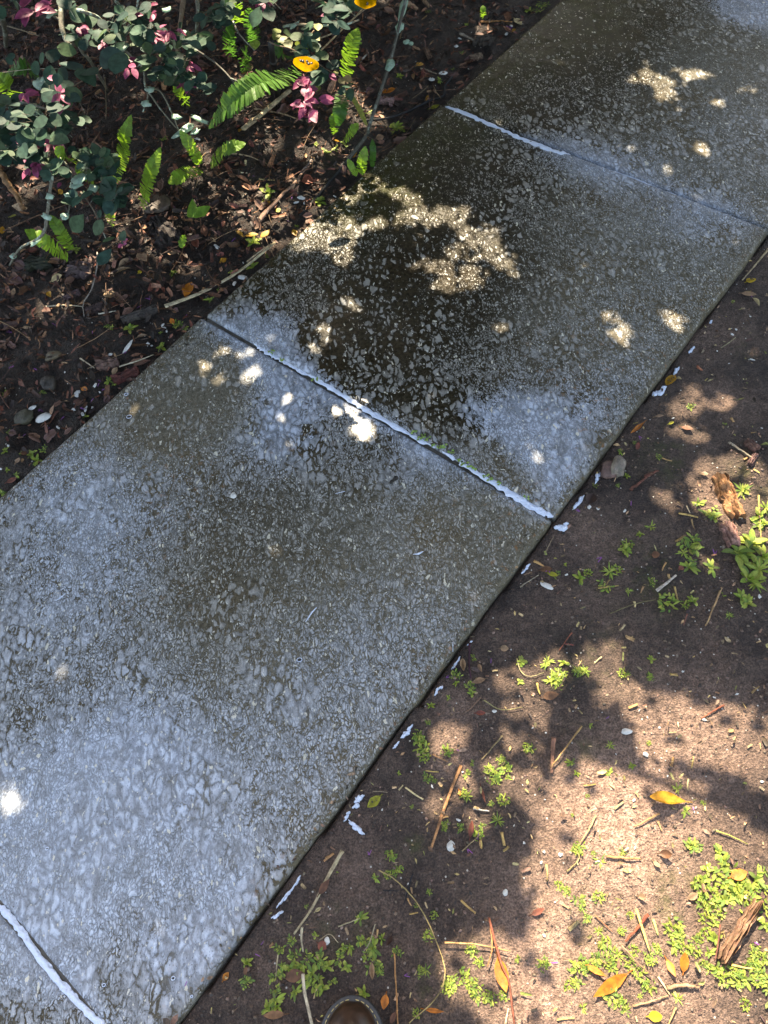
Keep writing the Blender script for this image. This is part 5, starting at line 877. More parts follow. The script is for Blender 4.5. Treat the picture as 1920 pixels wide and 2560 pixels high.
# long lichened shoot leaning over the bed, stake
q = curve([gp('F4', 1190, 380), gz('F4', 1380, 130, .05), gz('F6', 60, 880, .09), gz('F6', 140, 640, .15), gz('F6', 215, 400, .2), gz('F6', 265, 200, .24), gz('F6', 315, 0, .27), gz('F6', 330, -90, .28)], 30)
mb = MB(); tube(mb, q, [.0062 - .001 * i / 30 for i in range(31)], (.075, .07, .055), 8, 1, .1)
e = tag(mb.build("shrub_shoot", M['bark'], None, q[0], attrs=dict(lichen=.25)), "long slender dark shoot with mint lichen rings crossing the upper bed", "branch")
for u, v, w, h in [(275, 185, 34, 70), (205, 450, 34, 90), (298, 60, 30, 160), (320, 290, 26, 30), (350, 300, 20, 16)]:
    mb = MB(); blob(mb, gz('F6', u, v, .215), basis((.3, 1, 0)), (h * .5 * sc('F6', u, v) , w * .5 * sc('F6', u, v), .006), (.30, .42, .34), 2, .4, 3)
    mb.build("lichen", M['weed'], e, q[0])
b0 = gp('F2', 738, 742); t0 = gz('F2', 684, 318, .30); mb = MB(); tube(mb, [b0, b0.lerp(t0, .33), b0.lerp(t0, .66), t0], .0098, (.01, .01, .01), 12)
e = empty("garden_stake", b0, "black plastic garden stake standing behind the big frond", "stake"); mb.build("post", M['black'], e, b0)
mb = MB(); tube(mb, [b0.lerp(t0, .62), b0.lerp(t0, .70)], .0125, (.01, .01, .01), 12); mb.build("collar", M['black'], e, b0)

# ------------------------------------------------------------------ weeds
WG = [(.155, .22, .036), (.21, .26, .045), (.105, .16, .034), (.26, .285, .06)]
def weed_proto(kind, seed):
    random.seed(seed); mb = MB()
    if kind == 'rosette':
        for ring, (cnt, el, ln) in enumerate(((random.choice([5, 6, 8]), .22, 1.0), (random.choice([4, 7]), .55, .72), (5, 1.0, .42))):
            for k in range(cnt):
                a = random.uniform(0, 6.3); e = el + random.uniform(-.25, .45); cc = jit(random.choice(WG), .2)
                leaf(mb, (0, 0, .03), (math.cos(a) * math.cos(e), math.sin(a) * math.cos(e), math.sin(e)), (0, 0, 1), .5 * ln * random.uniform(.5, 1.15), .13 * random.uniform(.85, 1.2), cc, 'obov', .3, random.uniform(-.9, -.2), 6, tuple(x * 1.25 for x in cc))
    elif kind == 'sprig':
        for s in range(3):
            a0 = random.uniform(0, 6.3); st = Vector((math.cos(a0), math.sin(a0), .6)).normalized()
            q = curve([Vector((0, 0, 0)), st * .2, st * .36 + Vector((0, 0, .04))], 6); tube(mb, q, .012, (.12, .16, .05), 4)
            for k in range(6):
                p = q[k]; a = a0 + (1 if k % 2 else -1) * random.uniform(.6, 1.5); e = random.uniform(.1, .7); cc = jit(random.choice(WG), .2)
                leaf(mb, p, (math.cos(a) * math.cos(e), math.sin(a) * math.cos(e), math.sin(e)), (0, 0, 1), random.uniform(.16, .3), random.uniform(.08, .12), cc, 'obov', .25, random.uniform(-.8, .1), 5, tuple(x * 1.2 for x in cc))
    elif kind == 'clump':
        for k in range(34):
            r = random.random() ** .6 * .38; t = random.uniform(0, 6.3); p = Vector((math.cos(t) * r, math.sin(t) * r, random.uniform(0, .1))); a = random.uniform(0, 6.3); e = random.uniform(.05, 1.0); cc = jit(random.choice(WG), .22)
            leaf(mb, p, (math.cos(a) * math.cos(e), math.sin(a) * math.cos(e), math.sin(e)), (0, 0, 1), random.uniform(.17, .36), random.uniform(.08, .125), cc, random.choice(['obov', 'oval', 'lance']), .25, random.uniform(-1, .2), 5, tuple(x * 1.2 for x in cc))
    else:   # narrow blades
        for k in range(13):
            a = 2 * math.pi * k / 13 + random.uniform(-.3, .3); e = random.uniform(.15, .9); cc = jit(random.choice(WG), .2)
            leaf(mb, (random.uniform(-.04, .04), random.uniform(-.04, .04), 0), (math.cos(a) * math.cos(e), math.sin(a) * math.cos(e), math.sin(e)), (0, 0, 1), random.uniform(.3, .58), random.uniform(.06, .10), cc, 'lance', .3, random.uniform(-1.0, -.2), 6, tuple(x * 1.25 for x in cc))
    o = mb.build("weed", M['weed']); return o
PROTO = {k: [weed_proto(k, 100 + i * 7 + j) for j in range(3)] for i, k in enumerate(('rosette', 'sprig', 'clump', 'blade'))}
random.seed(5); _used = set()
def weed(f, u, v, size, kinds, label, group, lean=.25, flat=1.0, cat="weed"):
    p = gp(f, u, v); src = random.choice(PROTO[random.choice(kinds)])
    if src.name in _used: o = src.copy(); COL.objects.link(o)
    else: o = src; _used.add(src.name)
    s = size * sc(f, u, v) * random.uniform(1.0, 1.6); o.location = p; o.scale = (s, s, s * flat * random.uniform(.8, 1.2)); o.rotation_euler = (random.uniform(-lean, lean), random.uniform(-lean, lean), random.uniform(0, 6.3))
    tag(o, label, cat, group); return o
WD = {
 'edge': ("small green weed rooted in the gap along the slab's right edge", "weeds along the slab edge", ['rosette', 'sprig'], [('G3', 1060, 130, 60), ('G3', 945, 250, 80), ('G3', 940, 300, 60), ('G3', 1040, 330, 80), ('G3', 1050, 370, 70), ('G3', 765, 460, 60), ('G3', 745, 570, 60), ('G3', 890, 400, 40), ('G2', 500, 180, 45), ('G2', 655, 175, 45), ('G2', 300, 700, 40), ('G2', 250, 760, 40), ('G1', 590, 1620, 45), ('G1', 480, 1690, 60), ('G3', 545, 920, 45), ('G6', 600, 600, 40), ('G6', 810, 360, 34), ('G2', 710, 110, 44)]),
 'shade': ("low green weed growing in the mottled tree shade right of the path", "weeds in the mottled shade", ['clump', 'blade', 'sprig', 'clump'], [('G3', 680, 660, 90), ('G3', 700, 740, 100), ('G3', 720, 800, 70), ('G3', 690, 700, 80), ('G3', 870, 765, 80), ('G3', 750, 950, 80), ('G3', 790, 970, 50), ('G3', 1020, 930, 60), ('G3', 1190, 930, 90), ('G3', 1160, 890, 60), ('G3', 1280, 900, 80), ('G3', 1300, 960, 60), ('G3', 1210, 980, 60), ('G3', 1250, 830, 60), ('G3', 1020, 1080, 80), ('G3', 990, 1060, 60), ('G3', 1060, 1320, 90), ('G3', 1120, 1290, 70), ('G3', 1090, 1350, 60), ('G3', 1230, 1250, 90), ('G3', 970, 1300, 60), ('G3', 860, 1290, 60), ('G3', 480, 1480, 60), ('G3', 630, 1150, 30), ('G3', 1440, 750, 80), ('G3', 1270, 1110, 80), ('G3', 1180, 1130, 50), ('G3', 1050, 850, 40),
      ('G6', 1160, 380, 60), ('G6', 1230, 340, 80), ('G6', 1180, 250, 60), ('G6', 1360, 590, 50), ('G6', 1480, 660, 60), ('G6', 1440, 800, 70), ('G6', 1380, 1050, 90), ('G6', 1420, 1040, 80), ('G6', 1590, 1160, 90), ('G6', 1360, 1340, 70), ('G6', 1450, 500, 45), ('G6', 1600, 1200, 70), ('G6', 1560, 40, 60)]),
 'upper': ("green weed in the shaded soil between the stone pair and the sun patch", "weeds in the upper shaded soil", ['clump', 'blade', 'sprig', 'rosette'], [('G2', 880, 450, 80), ('G2', 805, 500, 60), ('G2', 700, 600, 80), ('G2', 720, 570, 60), ('G2', 1130, 590, 110), ('G2', 1180, 550, 90), ('G2', 1090, 620, 80), ('G2', 1130, 720, 90), ('G2', 1150, 680, 60), ('G2', 1280, 720, 100), ('G2', 600, 750, 90), ('G2', 640, 740, 60), ('G2', 400, 790, 90), ('G2', 450, 760, 50), ('G2', 560, 850, 80), ('G2', 980, 960, 100), ('G2', 1160, 950, 110), ('G2', 1100, 970, 60), ('G2', 720, 880, 60), ('G2', 1360, 905, 40), ('G2', 20, 1350, 80), ('G2', 180, 1350, 90), ('G2', 290, 1360, 60), ('G2', 880, 1340, 60), ('G2', 870, 1450, 50), ('G2', 1400, 1040, 50), ('G1', 780, 1740, 60), ('G1', 1310, 1470, 26), ('G1', 1380, 495, 26), ('G2', 880, 820, 60)]),
 'sunup': ("bright green weed in the sun patch at the picture's right edge", "weeds in the right sun patch", ['rosette', 'rosette', 'sprig', 'blade'], [('G2', 1480, 930, 130), ('G2', 1520, 960, 100), ('G2', 1530, 800, 120), ('G2', 1580, 830, 110), ('G2', 1600, 740, 120), ('G2', 1540, 560, 170), ('G2', 1450, 620, 150), ('G2', 1500, 630, 130), ('G2', 1630, 650, 110), ('G2', 1560, 690, 120), ('G2', 1270, 360, 90), ('G2', 1300, 390, 70), ('G2', 1600, 380, 100), ('G2', 1630, 430, 90), ('G2', 1590, 440, 80), ('G2', 1480, 210, 70), ('G2', 1500, 195, 50), ('G2', 1190, 290, 60), ('G2', 1640, 320, 80), ('G1', 1040, 1340, 60)]),
 'mid': ("green weed at the lobed edge between tree shade and sunlit soil", "weeds at the shadow edge", ['rosette', 'clump', 'blade'], [('G3', 1380, 290, 80), ('G3', 1390, 150, 90), ('G3', 1600, 280, 100), ('G3', 1640, 310, 80), ('G3', 1560, 170, 70), ('G2', 230, 1430, 90), ('G2', 440, 1420, 80), ('G2', 380, 1410, 60), ('G2', 690, 1430, 60), ('G4', 110, 130, 110), ('G4', 150, 110, 80), ('G4', 330, 80, 90), ('G4', 280, 90, 60), ('G4', 630, 110, 60), ('G4', 800, 130, 60), ('G4', 370, 480, 45), ('G4', 230, 750, 80), ('G4', 265, 830, 50), ('G4', 670, 770, 70), ('G4', 790, 605, 45), ('G4', 510, 620, 60), ('G4', 500, 820, 60), ('G4', 1000, 940, 80), ('G4', 1190, 1040, 45), ('G4', 1060, 1100, 70)]),
 'sun': ("bright yellow green weed on the sunlit bare soil at lower right", "weeds on the sunlit soil", ['clump', 'clump', 'sprig', 'blade'], [('G4', 1110, 1350, 110), ('G4', 280, 1370, 90), ('G4', 600, 1400, 60), ('G4', 390, 1410, 45), ('G4', 235, 1130, 30), ('G4', 345, 990, 34), ('G5', 600, 230, 60), ('G5', 640, 260, 60), ('G5', 700, 300, 70), ('G5', 740, 400, 60), ('G5', 720, 340, 60), ('G5', 800, 290, 60), ('G5', 800, 460, 60), ('G5', 840, 540, 80), ('G5', 790, 600, 80), ('G5', 900, 580, 70), ('G5', 960, 620, 80), ('G5', 1010, 680, 70), ('G5', 700, 650, 90), ('G5', 650, 740, 80), ('G5', 760, 640, 60), ('G5', 860, 790, 80), ('G5', 900, 830, 80), ('G5', 940, 860, 60), ('G5', 720, 850, 60), ('G5', 960, 380, 45), ('G5', 920, 460, 50), ('G5', 1090, 560, 60), ('G5', 1060, 600, 60), ('G5', 1060, 740, 60), ('G5', 1010, 790, 50), ('G5', 1200, 800, 70), ('G5', 1540, 830, 60),
      ('G5', 160, 560, 60), ('G5', 190, 620, 60), ('G5', 120, 690, 80), ('G5', 170, 740, 90), ('G5', 180, 800, 80), ('G5', 250, 800, 70), ('G5', 320, 790, 60), ('G5', 30, 750, 60), ('G5', 60, 720, 60), ('G5', 390, 600, 45), ('G5', 520, 630, 60), ('G5', 1270, 30, 80), ('G5', 680, 60, 50), ('G5', 810, 110, 60), ('G5', 870, 620, 70), ('G5', 690, 720, 70), ('G5', 980, 560, 50)]),
 'patch': ("bright weed of the dense sunlit patch around the bark log", "weeds of the dense patch by the log", ['clump', 'rosette', 'clump'], [('G5', 1180, 440, 80), ('G5', 1200, 480, 70), ('G5', 1180, 530, 60), ('G5', 1240, 540, 60), ('G5', 1300, 500, 60), ('G5', 1350, 150, 90), ('G5', 1330, 200, 80), ('G5', 1430, 110, 100), ('G5', 1410, 60, 80), ('G5', 1440, 180, 90), ('G5', 1500, 230, 90), ('G5', 1560, 260, 90), ('G5', 1600, 200, 90), ('G5', 1630, 240, 80), ('G5', 1380, 270, 90), ('G5', 1440, 300, 90), ('G5', 1350, 320, 80), ('G5', 1500, 300, 70), ('G5', 1420, 360, 60), ('G5', 1350, 390, 60), ('G5', 1640, 340, 80), ('G5', 1640, 430, 70), ('G5', 1340, 470, 60), ('G5', 1390, 500, 70), ('G5', 1360, 570, 70), ('G5', 1400, 650, 80), ('G5', 1440, 690, 70), ('G5', 1340, 640, 70), ('G5', 1570, 640, 80), ('G5', 1600, 700, 80), ('G5', 1620, 600, 80), ('G5', 1540, 700, 70), ('G5', 1590, 560, 60), ('G5', 1480, 660, 60), ('G5', 1500, 720, 50), ('G5', 1640, 160, 60), ('G5', 1390, 420, 60), ('G5', 1470, 250, 80), ('G5', 1540, 200, 70), ('G5', 1310, 230, 60), ('G5', 1640, 720, 70), ('G5', 1290, 560, 60)]),
 'boot': ("soft green weed of the shaded clump at the left and top of the boot", "weeds around the boot", ['rosette', 'sprig', 'rosette'], [('G6', 500, 830, 70), ('G6', 410, 890, 70), ('G6', 660, 800, 60), ('G6', 600, 960, 110), ('G6', 520, 940, 80), ('G6', 700, 960, 110), ('G6', 740, 1010, 110), ('G6', 640, 1060, 120), ('G6', 560, 1080, 110), ('G6', 400, 1080, 120), ('G6', 480, 1030, 110), ('G6', 430, 1000, 80), ('G6', 640, 1150, 110), ('G6', 710, 1160, 110), ('G6', 520, 1190, 80), ('G6', 780, 1120, 80), ('G6', 390, 1170, 70), ('G6', 380, 1250, 90), ('G6', 330, 1300, 80), ('G6', 400, 1290, 70), ('G6', 190, 990, 80), ('G6', 190, 1120, 90), ('G6', 830, 960, 90), ('G6', 870, 1010, 80), ('G6', 850, 880, 70), ('G6', 900, 880, 80), ('G6', 1000, 830, 90), ('G6', 1060, 880, 110), ('G6', 1120, 820, 80), ('G6', 1060, 1000, 100), ('G6', 1030, 930, 80), ('G6', 1000, 960, 60), ('G6', 1230, 920, 70), ('G6', 1000, 1200, 90), ('G6', 1075, 400, 60), ('G6', 970, 680, 80), ('G6', 1100, 1040, 70), ('G6', 560, 1010, 80), ('G6', 680, 1100, 80)]),
 'bed': ("tiny green seedling sprouting in the dark mulch bed", "seedlings in the bed", ['sprig', 'rosette'], [('F5', 915, 400, 60), ('F5', 1330, 440, 50), ('F5', 905, 840, 80), ('F5', 940, 870, 50), ('F5', 45, 950, 70), ('F5', 360, 940, 50), ('F5', 50, 1420, 70), ('F5', 180, 1440, 60), ('F5', 370, 1410, 70), ('F5', 140, 1615, 60), ('F5', 10, 1770, 80), ('F5', 80, 1270, 40), ('F5', 60, 1580, 50), ('F5', 1540, 400, 50), ('F5', 1480, 370, 50), ('F4', 270, 1270, 60), ('F4', 440, 1220, 90), ('F4', 800, 885, 34), ('F4', 960, 200, 50), ('F4', 1210, 210, 70), ('F4', 1080, 260, 90), ('F4', 560, 1130, 50), ('F4', 360, 1230, 30), ('F6', 545, 555, 40), ('F6', 640, 480, 30), ('F6', 705, 370, 30), ('F6', 1160, 80, 60), ('F6', 1260, 50, 90), ('F6', 1235, 80, 60), ('F6', 465, 85, 34), ('F6', 50, 780, 44), ('F6', 270, 530, 50), ('F6', 735, 175, 30), ('F3', 1195, 930, 60), ('F3', 1460, 1110, 60), ('F3', 1230, 1280, 60), ('F3', 1600, 920, 60), ('F3', 1520, 1040, 40), ('F1', 1360, 1160, 60), ('F6', 310, 60, 30)])}
for k, (lab, grp, kinds, lst) in WD.items():
    for f, u, v, s in lst: weed(f, u, v, s * (1.3 if k == 'sunup' else 1.22 if k in ('boot', 'patch', 'upper') else 1), kinds, lab, grp, .25, .9 if k != 'bed' else .7, "weed" if k != 'bed' else "seedling")
for f, u, v, s, lab in [('F5', 1075, 412, 125, "bright five-leaved seedling beside the slab above the shell sliver"), ('F5', 310, 1500, 120, "largest seedling at the lower left corner of the bed"), ('F5', 275, 1440, 100, "seedling just above the largest lower left one"), ('F5', 710, 1138, 80, "seedling against the slab left edge by a shell"), ('F5', 1335, 570, 110, "seedling at the slab edge right of the white shell sliver"),
                        ('F4', 572, 602, 150, "star shaped green seedling left of the brown stick"), ('F4', 990, 685, 120, "pale seedling at the slab edge above the sun patch"), ('F4', 442, 1030, 130, "seedling with white buds by the long amber leaf"), ('F6', 245, 890, 110, "fuzzy grey green seedling at the slab near the hose"), ('F6', 300, 905, 60, "small companion of the fuzzy grey green seedling"), ('F3', 525, 765, 70, "pale sprout below the crossed fronds")]:
    weed(f, u, v, s, ['rosette'], lab, None, .2, .8, "seedling")
for lst in PROTO.values():
    for o in lst:
        if o.name not in _used: bpy.data.objects.remove(o)

# ------------------------------------------------------------------ purple petals
for f, l in dict(F5=[(60, 440), (770, 430), (645, 465), (120, 720), (840, 850), (815, 890), (780, 990), (220, 1285), (390, 1250), (540, 1140), (1050, 600), (330, 1080), (670, 1070), (1140, 240), (470, 385), (850, 920), (285, 740), (1555, 285)], F4=[(440, 470), (740, 850), (300, 985), (760, 665)], F3=[(295, 830), (1040, 1110), (1200, 460)],
                 F6=[(230, 455), (1050, 195)], G3=[(870, 265), (1180, 165), (340, 1490), (1090, 1380), (1020, 1445), (945, 760)], G2=[(400, 350), (740, 310), (195, 730), (545, 655), (1300, 640)], G1=[(1555, 490), (625, 1570)], G6=[(285, 865), (245, 925), (1275, 1075)], G5=[(595, 620), (1610, 530)], G4=[(1110, 1070), (500, 415)], G7=[(1100, 1340)]).items():
    for u, v in l:
        p = gp(f, u, v, .004); s = sc(f, u, v); a = random.uniform(0, 6.3); mb = MB(); n = random.choice([1, 1, 2])
        for k in range(n):
            d = Vector((math.cos(a + k * .7), math.sin(a + k * .7), .1)); leaf(mb, p, d, (random.uniform(-.4, .4), 0, 1), s * random.uniform(26, 48), s * 6, jit((.20, .06, .24), .25), 'strip', .2, random.uniform(-.8, .8), 6, None, None, random.uniform(-.5, .5))
        tag(mb.build("petal", M['petal'], None, p), "thin fallen purple petal lying on the ground", "petal", "purple petals scattered on the ground")

# ------------------------------------------------------------------ boot
tip = atz(*px('G6', 915, 1215), .03); ax = atz(*px('G6', 915, 1215), .03) - atz(*px('G6', 905, 1405), .03); ax.z = 0; ax.normalize(); sx = Vector((ax.y, -ax.x, 0))
tip.z = float(ground_h(tip.x, tip.y)) + .004
def bw(s, inset=0.0):
    L = .305; s = max(s, 0)
    if s < .075: w = .060 * math.sqrt(max(0, 1 - (1 - s / .075) ** 2))
    elif s < .2: t = (s - .075) / .125; t = t * t * (3 - 2 * t); w = .060 - .019 * t
    elif s < .27: w = .041
    else: w = .041 * math.sqrt(max(0, 1 - ((s - .27) / .035) ** 2))
    return max(w - inset, 0)
e = empty("boot", tip, "dark brown leather boot toe with yellow stitched grey welt at the bottom edge", "boot")
def outline(inset, z, n=60):
    pts = []
    ss = [.305 * (1 - math.cos(math.pi * i / n)) / 2 for i in range(n + 1)]
    for s in ss: pts.append((bw(s, 0), s))
    loop = [(w, s) for w, s in pts] + [(-w, s) for w, s in pts[::-1][1:-1]]
    c = (0, .13); out = []
    for i, (w, s) in enumerate(loop):
        a, b = loop[i - 1], loop[(i + 1) % len(loop)]; t = Vector((b[0] - a[0], b[1] - a[1])); t = t.normalized() if t.length > 1e-9 else Vector((1, 0)); nx, ny = -t.y, t.x
        out.append(tip + sx * (w + nx * inset) - ax * (s + ny * inset) + Vector((0, 0, z)))
    return out
def loft(loops, name, mat, cap=True):
    mb = MB(); n = len(loops[0]); vs = [p for l in loops for p in l]; fs = []
    for i in range(len(loops) - 1):
        for j in range(n): fs.append((i * n + j, i * n + (j + 1) % n, (i + 1) * n + (j + 1) % n, (i + 1) * n + j))
    if cap: fs.append(tuple(range(n))); fs.append(tuple((len(loops) - 1) * n + j for j in range(n)))
    mb.add(vs, fs, (.1, .1, .1)); return mb.build(name, M[mat], e, tip)
sgn = 1 if (outline(.005, 0)[30] - tip).dot(ax) > (outline(0, 0)[30] - tip).dot(ax) else 1
loft([outline(.003, 0), outline(0, .003), outline(0, .014), outline(.002, .0155)], "sole", 'sole')
loft([outline(.001, .0160), outline(0, .0175), outline(0, .0215), outline(.0012, .0228), outline(.011, .0232)], "welt", 'welt')
# upper: arched sections from toe to heel, then the shaft
def bh(s):
    t = min(1, (s - .009) / .075); h = .052 * math.sqrt(max(0, 1 - (1 - t) ** 2))
    return h + .055 * max(0, min(1, (s - .07) / .11)) ** 1.5
def arches(ss, k=17):
    out = []
    for s_ in ss:
        w = max(.0005, bw(s_ - .004, 0) - .0088); w = min(w, .058)
        out.append([tip + sx * (math.cos(math.pi * j / (k - 1)) * w) - ax * s_ + Vector((0, 0, .0228 + math.sin(math.pi * j / (k - 1)) ** .8 * bh(s_))) for j in range(k)])
    return out
SS = [.0092 + .075 * (1 - math.cos(math.pi * .5 * i / 26)) for i in range(27)] + [.09 + .2 * i / 24 for i in range(1, 25)]
A_ = arches(SS); mb = MB(); k = 17; vs = [p for l in A_ for p in l]; fs = [(i * k + j, i * k + j + 1, (i + 1) * k + j + 1, (i + 1) * k + j) for i in range(len(A_) - 1) for j in range(k - 1)]
mb.add(vs, fs, (.1, .1, .1)); mb.build("upper", M['leather'], e, tip)
sh = []
for i in range(12):
    z = .075 + .018 * i
    sh.append([tip + sx * (math.cos(2 * math.pi * j / 32) * (.045 + .0006 * i)) - ax * (.222 + math.sin(2 * math.pi * j / 32) * (.066 - .0008 * i)) + Vector((0, 0, z)) for j in range(32)])
loft(sh, "shaft", 'leather')
mb = MB(); o1 = outline(.0062, .0238, 60)
cum = 0; on = True; prev = o1[0]
path_ = [o1[i] for i in range(len(o1))] + [o1[0]]
fine = []
for i in range(len(path_) - 1):
    for k in range(6): fine.append(path_[i].lerp(path_[i + 1], k / 6))
start = None; dist = 0
for i in range(1, len(fine)):
    dist += (fine[i] - fine[i - 1]).length
    if start is None and dist > .0035: start = i; dist = 0
    elif start is not None and dist > .0062:
        tube(mb, [fine[start], (fine[start] + fine[i]) / 2 + Vector((0, 0, .0006)), fine[i]], .00085, (.4, .33, .15), 5); start = None; dist = 0
mb.build("stitching", M['stitch'], e, tip)

# ------------------------------------------------------------------ litter too small to count
def litter(name, n, region, colors, size, label, cat, mat='litter', weights=None, seed=1, dens=None):
    random.seed(seed); mb = MB(); k = 0; tries = 0
    while k < n and tries < n * 8:
        tries += 1; x, y = random.uniform(*region[0]), random.uniform(*region[1])
        if dens and random.random() > dens(x, y): continue
        z = float(ground_h(x, y)); L = random.uniform(*size) * (1.6 if random.random() < .12 else 1); a = random.uniform(0, 6.3); e = random.uniform(-.1, .5)
        c = jit(random.choices(colors, weights)[0], .35); asp = random.choice([.16, .3, .4, .45]); nr = Vector((random.uniform(-.8, .8), random.uniform(-.8, .8), 1))
        leaf(mb, (x, y, z + random.uniform(.001, .012)), (math.cos(a), math.sin(a), e * .6), nr, L, L * asp, c, random.choice(['oval', 'strip', 'lance']), random.uniform(.1, .9), random.uniform(-1.2, 1.2), 4, None, None, random.uniform(-.6, .6), .15)
        k += 1
    return tag(mb.build(name, M[mat]), label, cat, kind='stuff')
def d_bed(x, y):
    n, v = nv(x, y)
    if n > NL - .012: return 0
    far = NL - n
    return min(1, .14 + .36 * min(1, far * 2) + .85 * float(vn(x * 3.1, y * 3.1, 41)) * min(1, .3 + far * 2.5))
litter("mulch_litter", 25000, ((-2.5, .9), (.2, 4.1)), [(.088, .036, .019), (.155, .07, .038), (.05, .022, .014), (.26, .14, .085), (.020, .011, .008), (.11, .035, .022)], (.010, .034), "loose brown mulch and leaf litter covering the bed left of the path", "mulch", weights=[4, 2.6, 4, 1.3, 5, 2], seed=3, dens=d_bed)
def d_soil(x, y):
    n, v = nv(x, y)
    return 0 if n < NR + .008 else .3 + .7 * float(vn(x * 5, y * 5, 51))
litter("soil_debris", 4600, ((-1.2, 2.2), (-.5, 2.6)), [(.26, .17, .10), (.13, .08, .05), (.36, .26, .12), (.05, .032, .025), (.18, .17, .05)], (.004, .014), "fine bits of straw and dead matter on the bare soil", "debris", weights=[3, 3, 2, 3, 1], seed=4, dens=d_soil)
random.seed(45); mb = MB(); k = 0
while k < 5200:
    x, y = random.uniform(-.9, 1.9), random.uniform(-.4, 2.3); n, v = nv(x, y)
    if n < NR + .006 or vn(x * 6, y * 6, 91) < .35: continue
    rr = random.uniform(.001, .0034) * (1.4 if random.random() < .04 else 1); blob(mb, (x, y, float(ground_h(x, y)) + rr * .2), basis((random.uniform(-1, 1), random.uniform(-1, 1), .2)), (rr * 1.3, rr, rr * .8), jit(random.choice([(.10, .068, .052), (.16, .108, .083), (.05, .036, .03), (.24, .165, .125)]), .25), 1, .35); k += 1
tag(mb.build("soil_crumbs", M['stone']), "crumbs and small clods of earth covering the bare soil", "soil", kind='stuff')
random.seed(44); mb = MB()
for i in range(900):
    sd = random.random(); v = random.uniform(JV[1] - .5, JV[4]); off = abs(random.gauss(0, .02)) + .004
    x, y = xy(NL + off if sd < .62 else NR - off * .6, v)
    L = random.uniform(.003, .011) * (2 if random.random() < .06 else 1); a = random.uniform(0, 6.3)
    leaf(mb, (x, y, .0025 - max(0, .012 - off) * .5), (math.cos(a), math.sin(a), .1), (random.uniform(-.4, .4), random.uniform(-.4, .4), 1), L, L * random.uniform(.25, .7), jit(random.choice([(.04, .028, .02), (.08, .055, .035), (.2, .13, .08), (.02, .016, .013)]), .3), 'oval', .2, random.uniform(-.6, .6), 3)
tag(mb.build("edge_grit", M['litter']), "grit and soil crumbs spilled onto the edges of the path", "debris", kind='stuff')
def needles(name, n, label, seed):
    random.seed(seed); mb = MB(); k = 0
    while k < n:
        x, y = random.uniform(-3, .6), random.uniform(-.2, 4.4); nn, v = nv(x, y)
        if nn > NL - .03: continue
        z = float(ground_h(x, y)) + .012; a = random.uniform(0, 6.3); L = random.uniform(.04, .15); d = Vector((math.cos(a), math.sin(a), random.uniform(-.05, .15))); p = Vector((x, y, z))
        tube(mb, curve([p, p + d * L * .5 + Vector((random.uniform(-1, 1), random.uniform(-1, 1), .3)) * L * .08, p + d * L], 4), random.uniform(.0006, .0014), jit(random.choice([(.20, .10, .06), (.28, .17, .10), (.09, .05, .035)]), .3), 4); k += 1
    tag(mb.build(name, M['wood']), label, "needles", kind='stuff')
needles("pine_needles", 900, "dry pine needles and rootlets strewn through the mulch bed", 8)
# bark chips one can tell apart
random.seed(21); k = 0
chips = []
for i in range(5):
    mb = MB(); leaf(mb, (-.5, 0, 0), (1, 0, .02), (0, .2, 1), 1, .42 + .05 * i, (.17 - .02 * i, .085 - .01 * i, .05), 'strip' if i % 2 else 'oval', .5, .5 - .25 * i, 7, (.09, .045, .03), None, .3, .2)
    blob(mb, (0, 0, -.06), basis((1, 0, 0)), (.44, .15, .07), (.12, .06, .04), 2, .35)
    chips.append(mb.build("mulch_chip", M['litter']))
used = set()
while k < 150:
    u, v = random.uniform(0, 1420), random.uniform(0, 1250); p = at(u, v); n, vv = nv(p.x, p.y)
    if n > NL - .02: continue
    src = random.choice(chips)
    if src.name in used: o = src.copy(); COL.objects.link(o)
    else: o = src; used.add(src.name)
    s = random.uniform(.022, .052); o.location = p + Vector((0, 0, .008)); o.scale = (s, s, s); o.rotation_euler = (random.uniform(-.4, .4), random.uniform(-.4, .4), random.uniform(0, 6.3))
    tag(o, "curled brown mulch chip lying loose in the bed left of the path", "mulch chip", "mulch chips in the bed"); k += 1

# ------------------------------------------------------------------ tree crown overhead (out of frame, it casts the shade)
GX0, GY0, GC = -4.5, -2.5, .01
NXC, NYC = 900, 950
mask = np.zeros((NYC, NXC), bool)
cx = GX0 + (np.arange(NXC) + .5) * GC; cy = GY0 + (np.arange(NYC) + .5) * GC; CX, CY = np.meshgrid(cx, cy)
WX = CX + .13 * (fbm(CX, CY, 6, 3, 61) - .5) + .05 * (vn(CX * 24, CY * 24, 62) - .5); WY = CY + .13 * (fbm(CX, CY, 6, 3, 63) - .5) + .05 * (vn(CX * 24, CY * 24, 64) - .5)
def drop(p): return Vector(p) - SUN * (p[2] / SUN.z)
for f, poly in HOLES_P:
    P = []
    for u, v in poly:
        x_, y_ = px(f, u, v); P.append(drop(atz(x_, min(y_, 3300), -.03)))
    ins = np.zeros(mask.shape, bool)
    for i in range(len(P)):
        a, b = P[i - 1], P[i]
        c_ = ((a.y > WY) != (b.y > WY)) & (WX < (b.x - a.x) * (WY - a.y) / ((b.y - a.y) or 1e-9) + a.x); ins ^= c_
    mask |= ins
def disc(p, r): global mask; mask |= ((CX - p.x) ** 2 + (CY - p.y) ** 2) < r * r
for f, l in HOLES.items():
    for u, v, r in l:
        zz = 0 if f[0] in 'H' or f == 'F7' or f == 'G7' else -.03
        disc(drop(gz(f, u, v, zz)), r * sc(f, u, v) * ((.78 if f == 'H2' or (f == 'H1' and v > 900) else .9) if zz == 0 else .95) + .003)
for p, r in FERN_LIT: disc(drop(p), r)
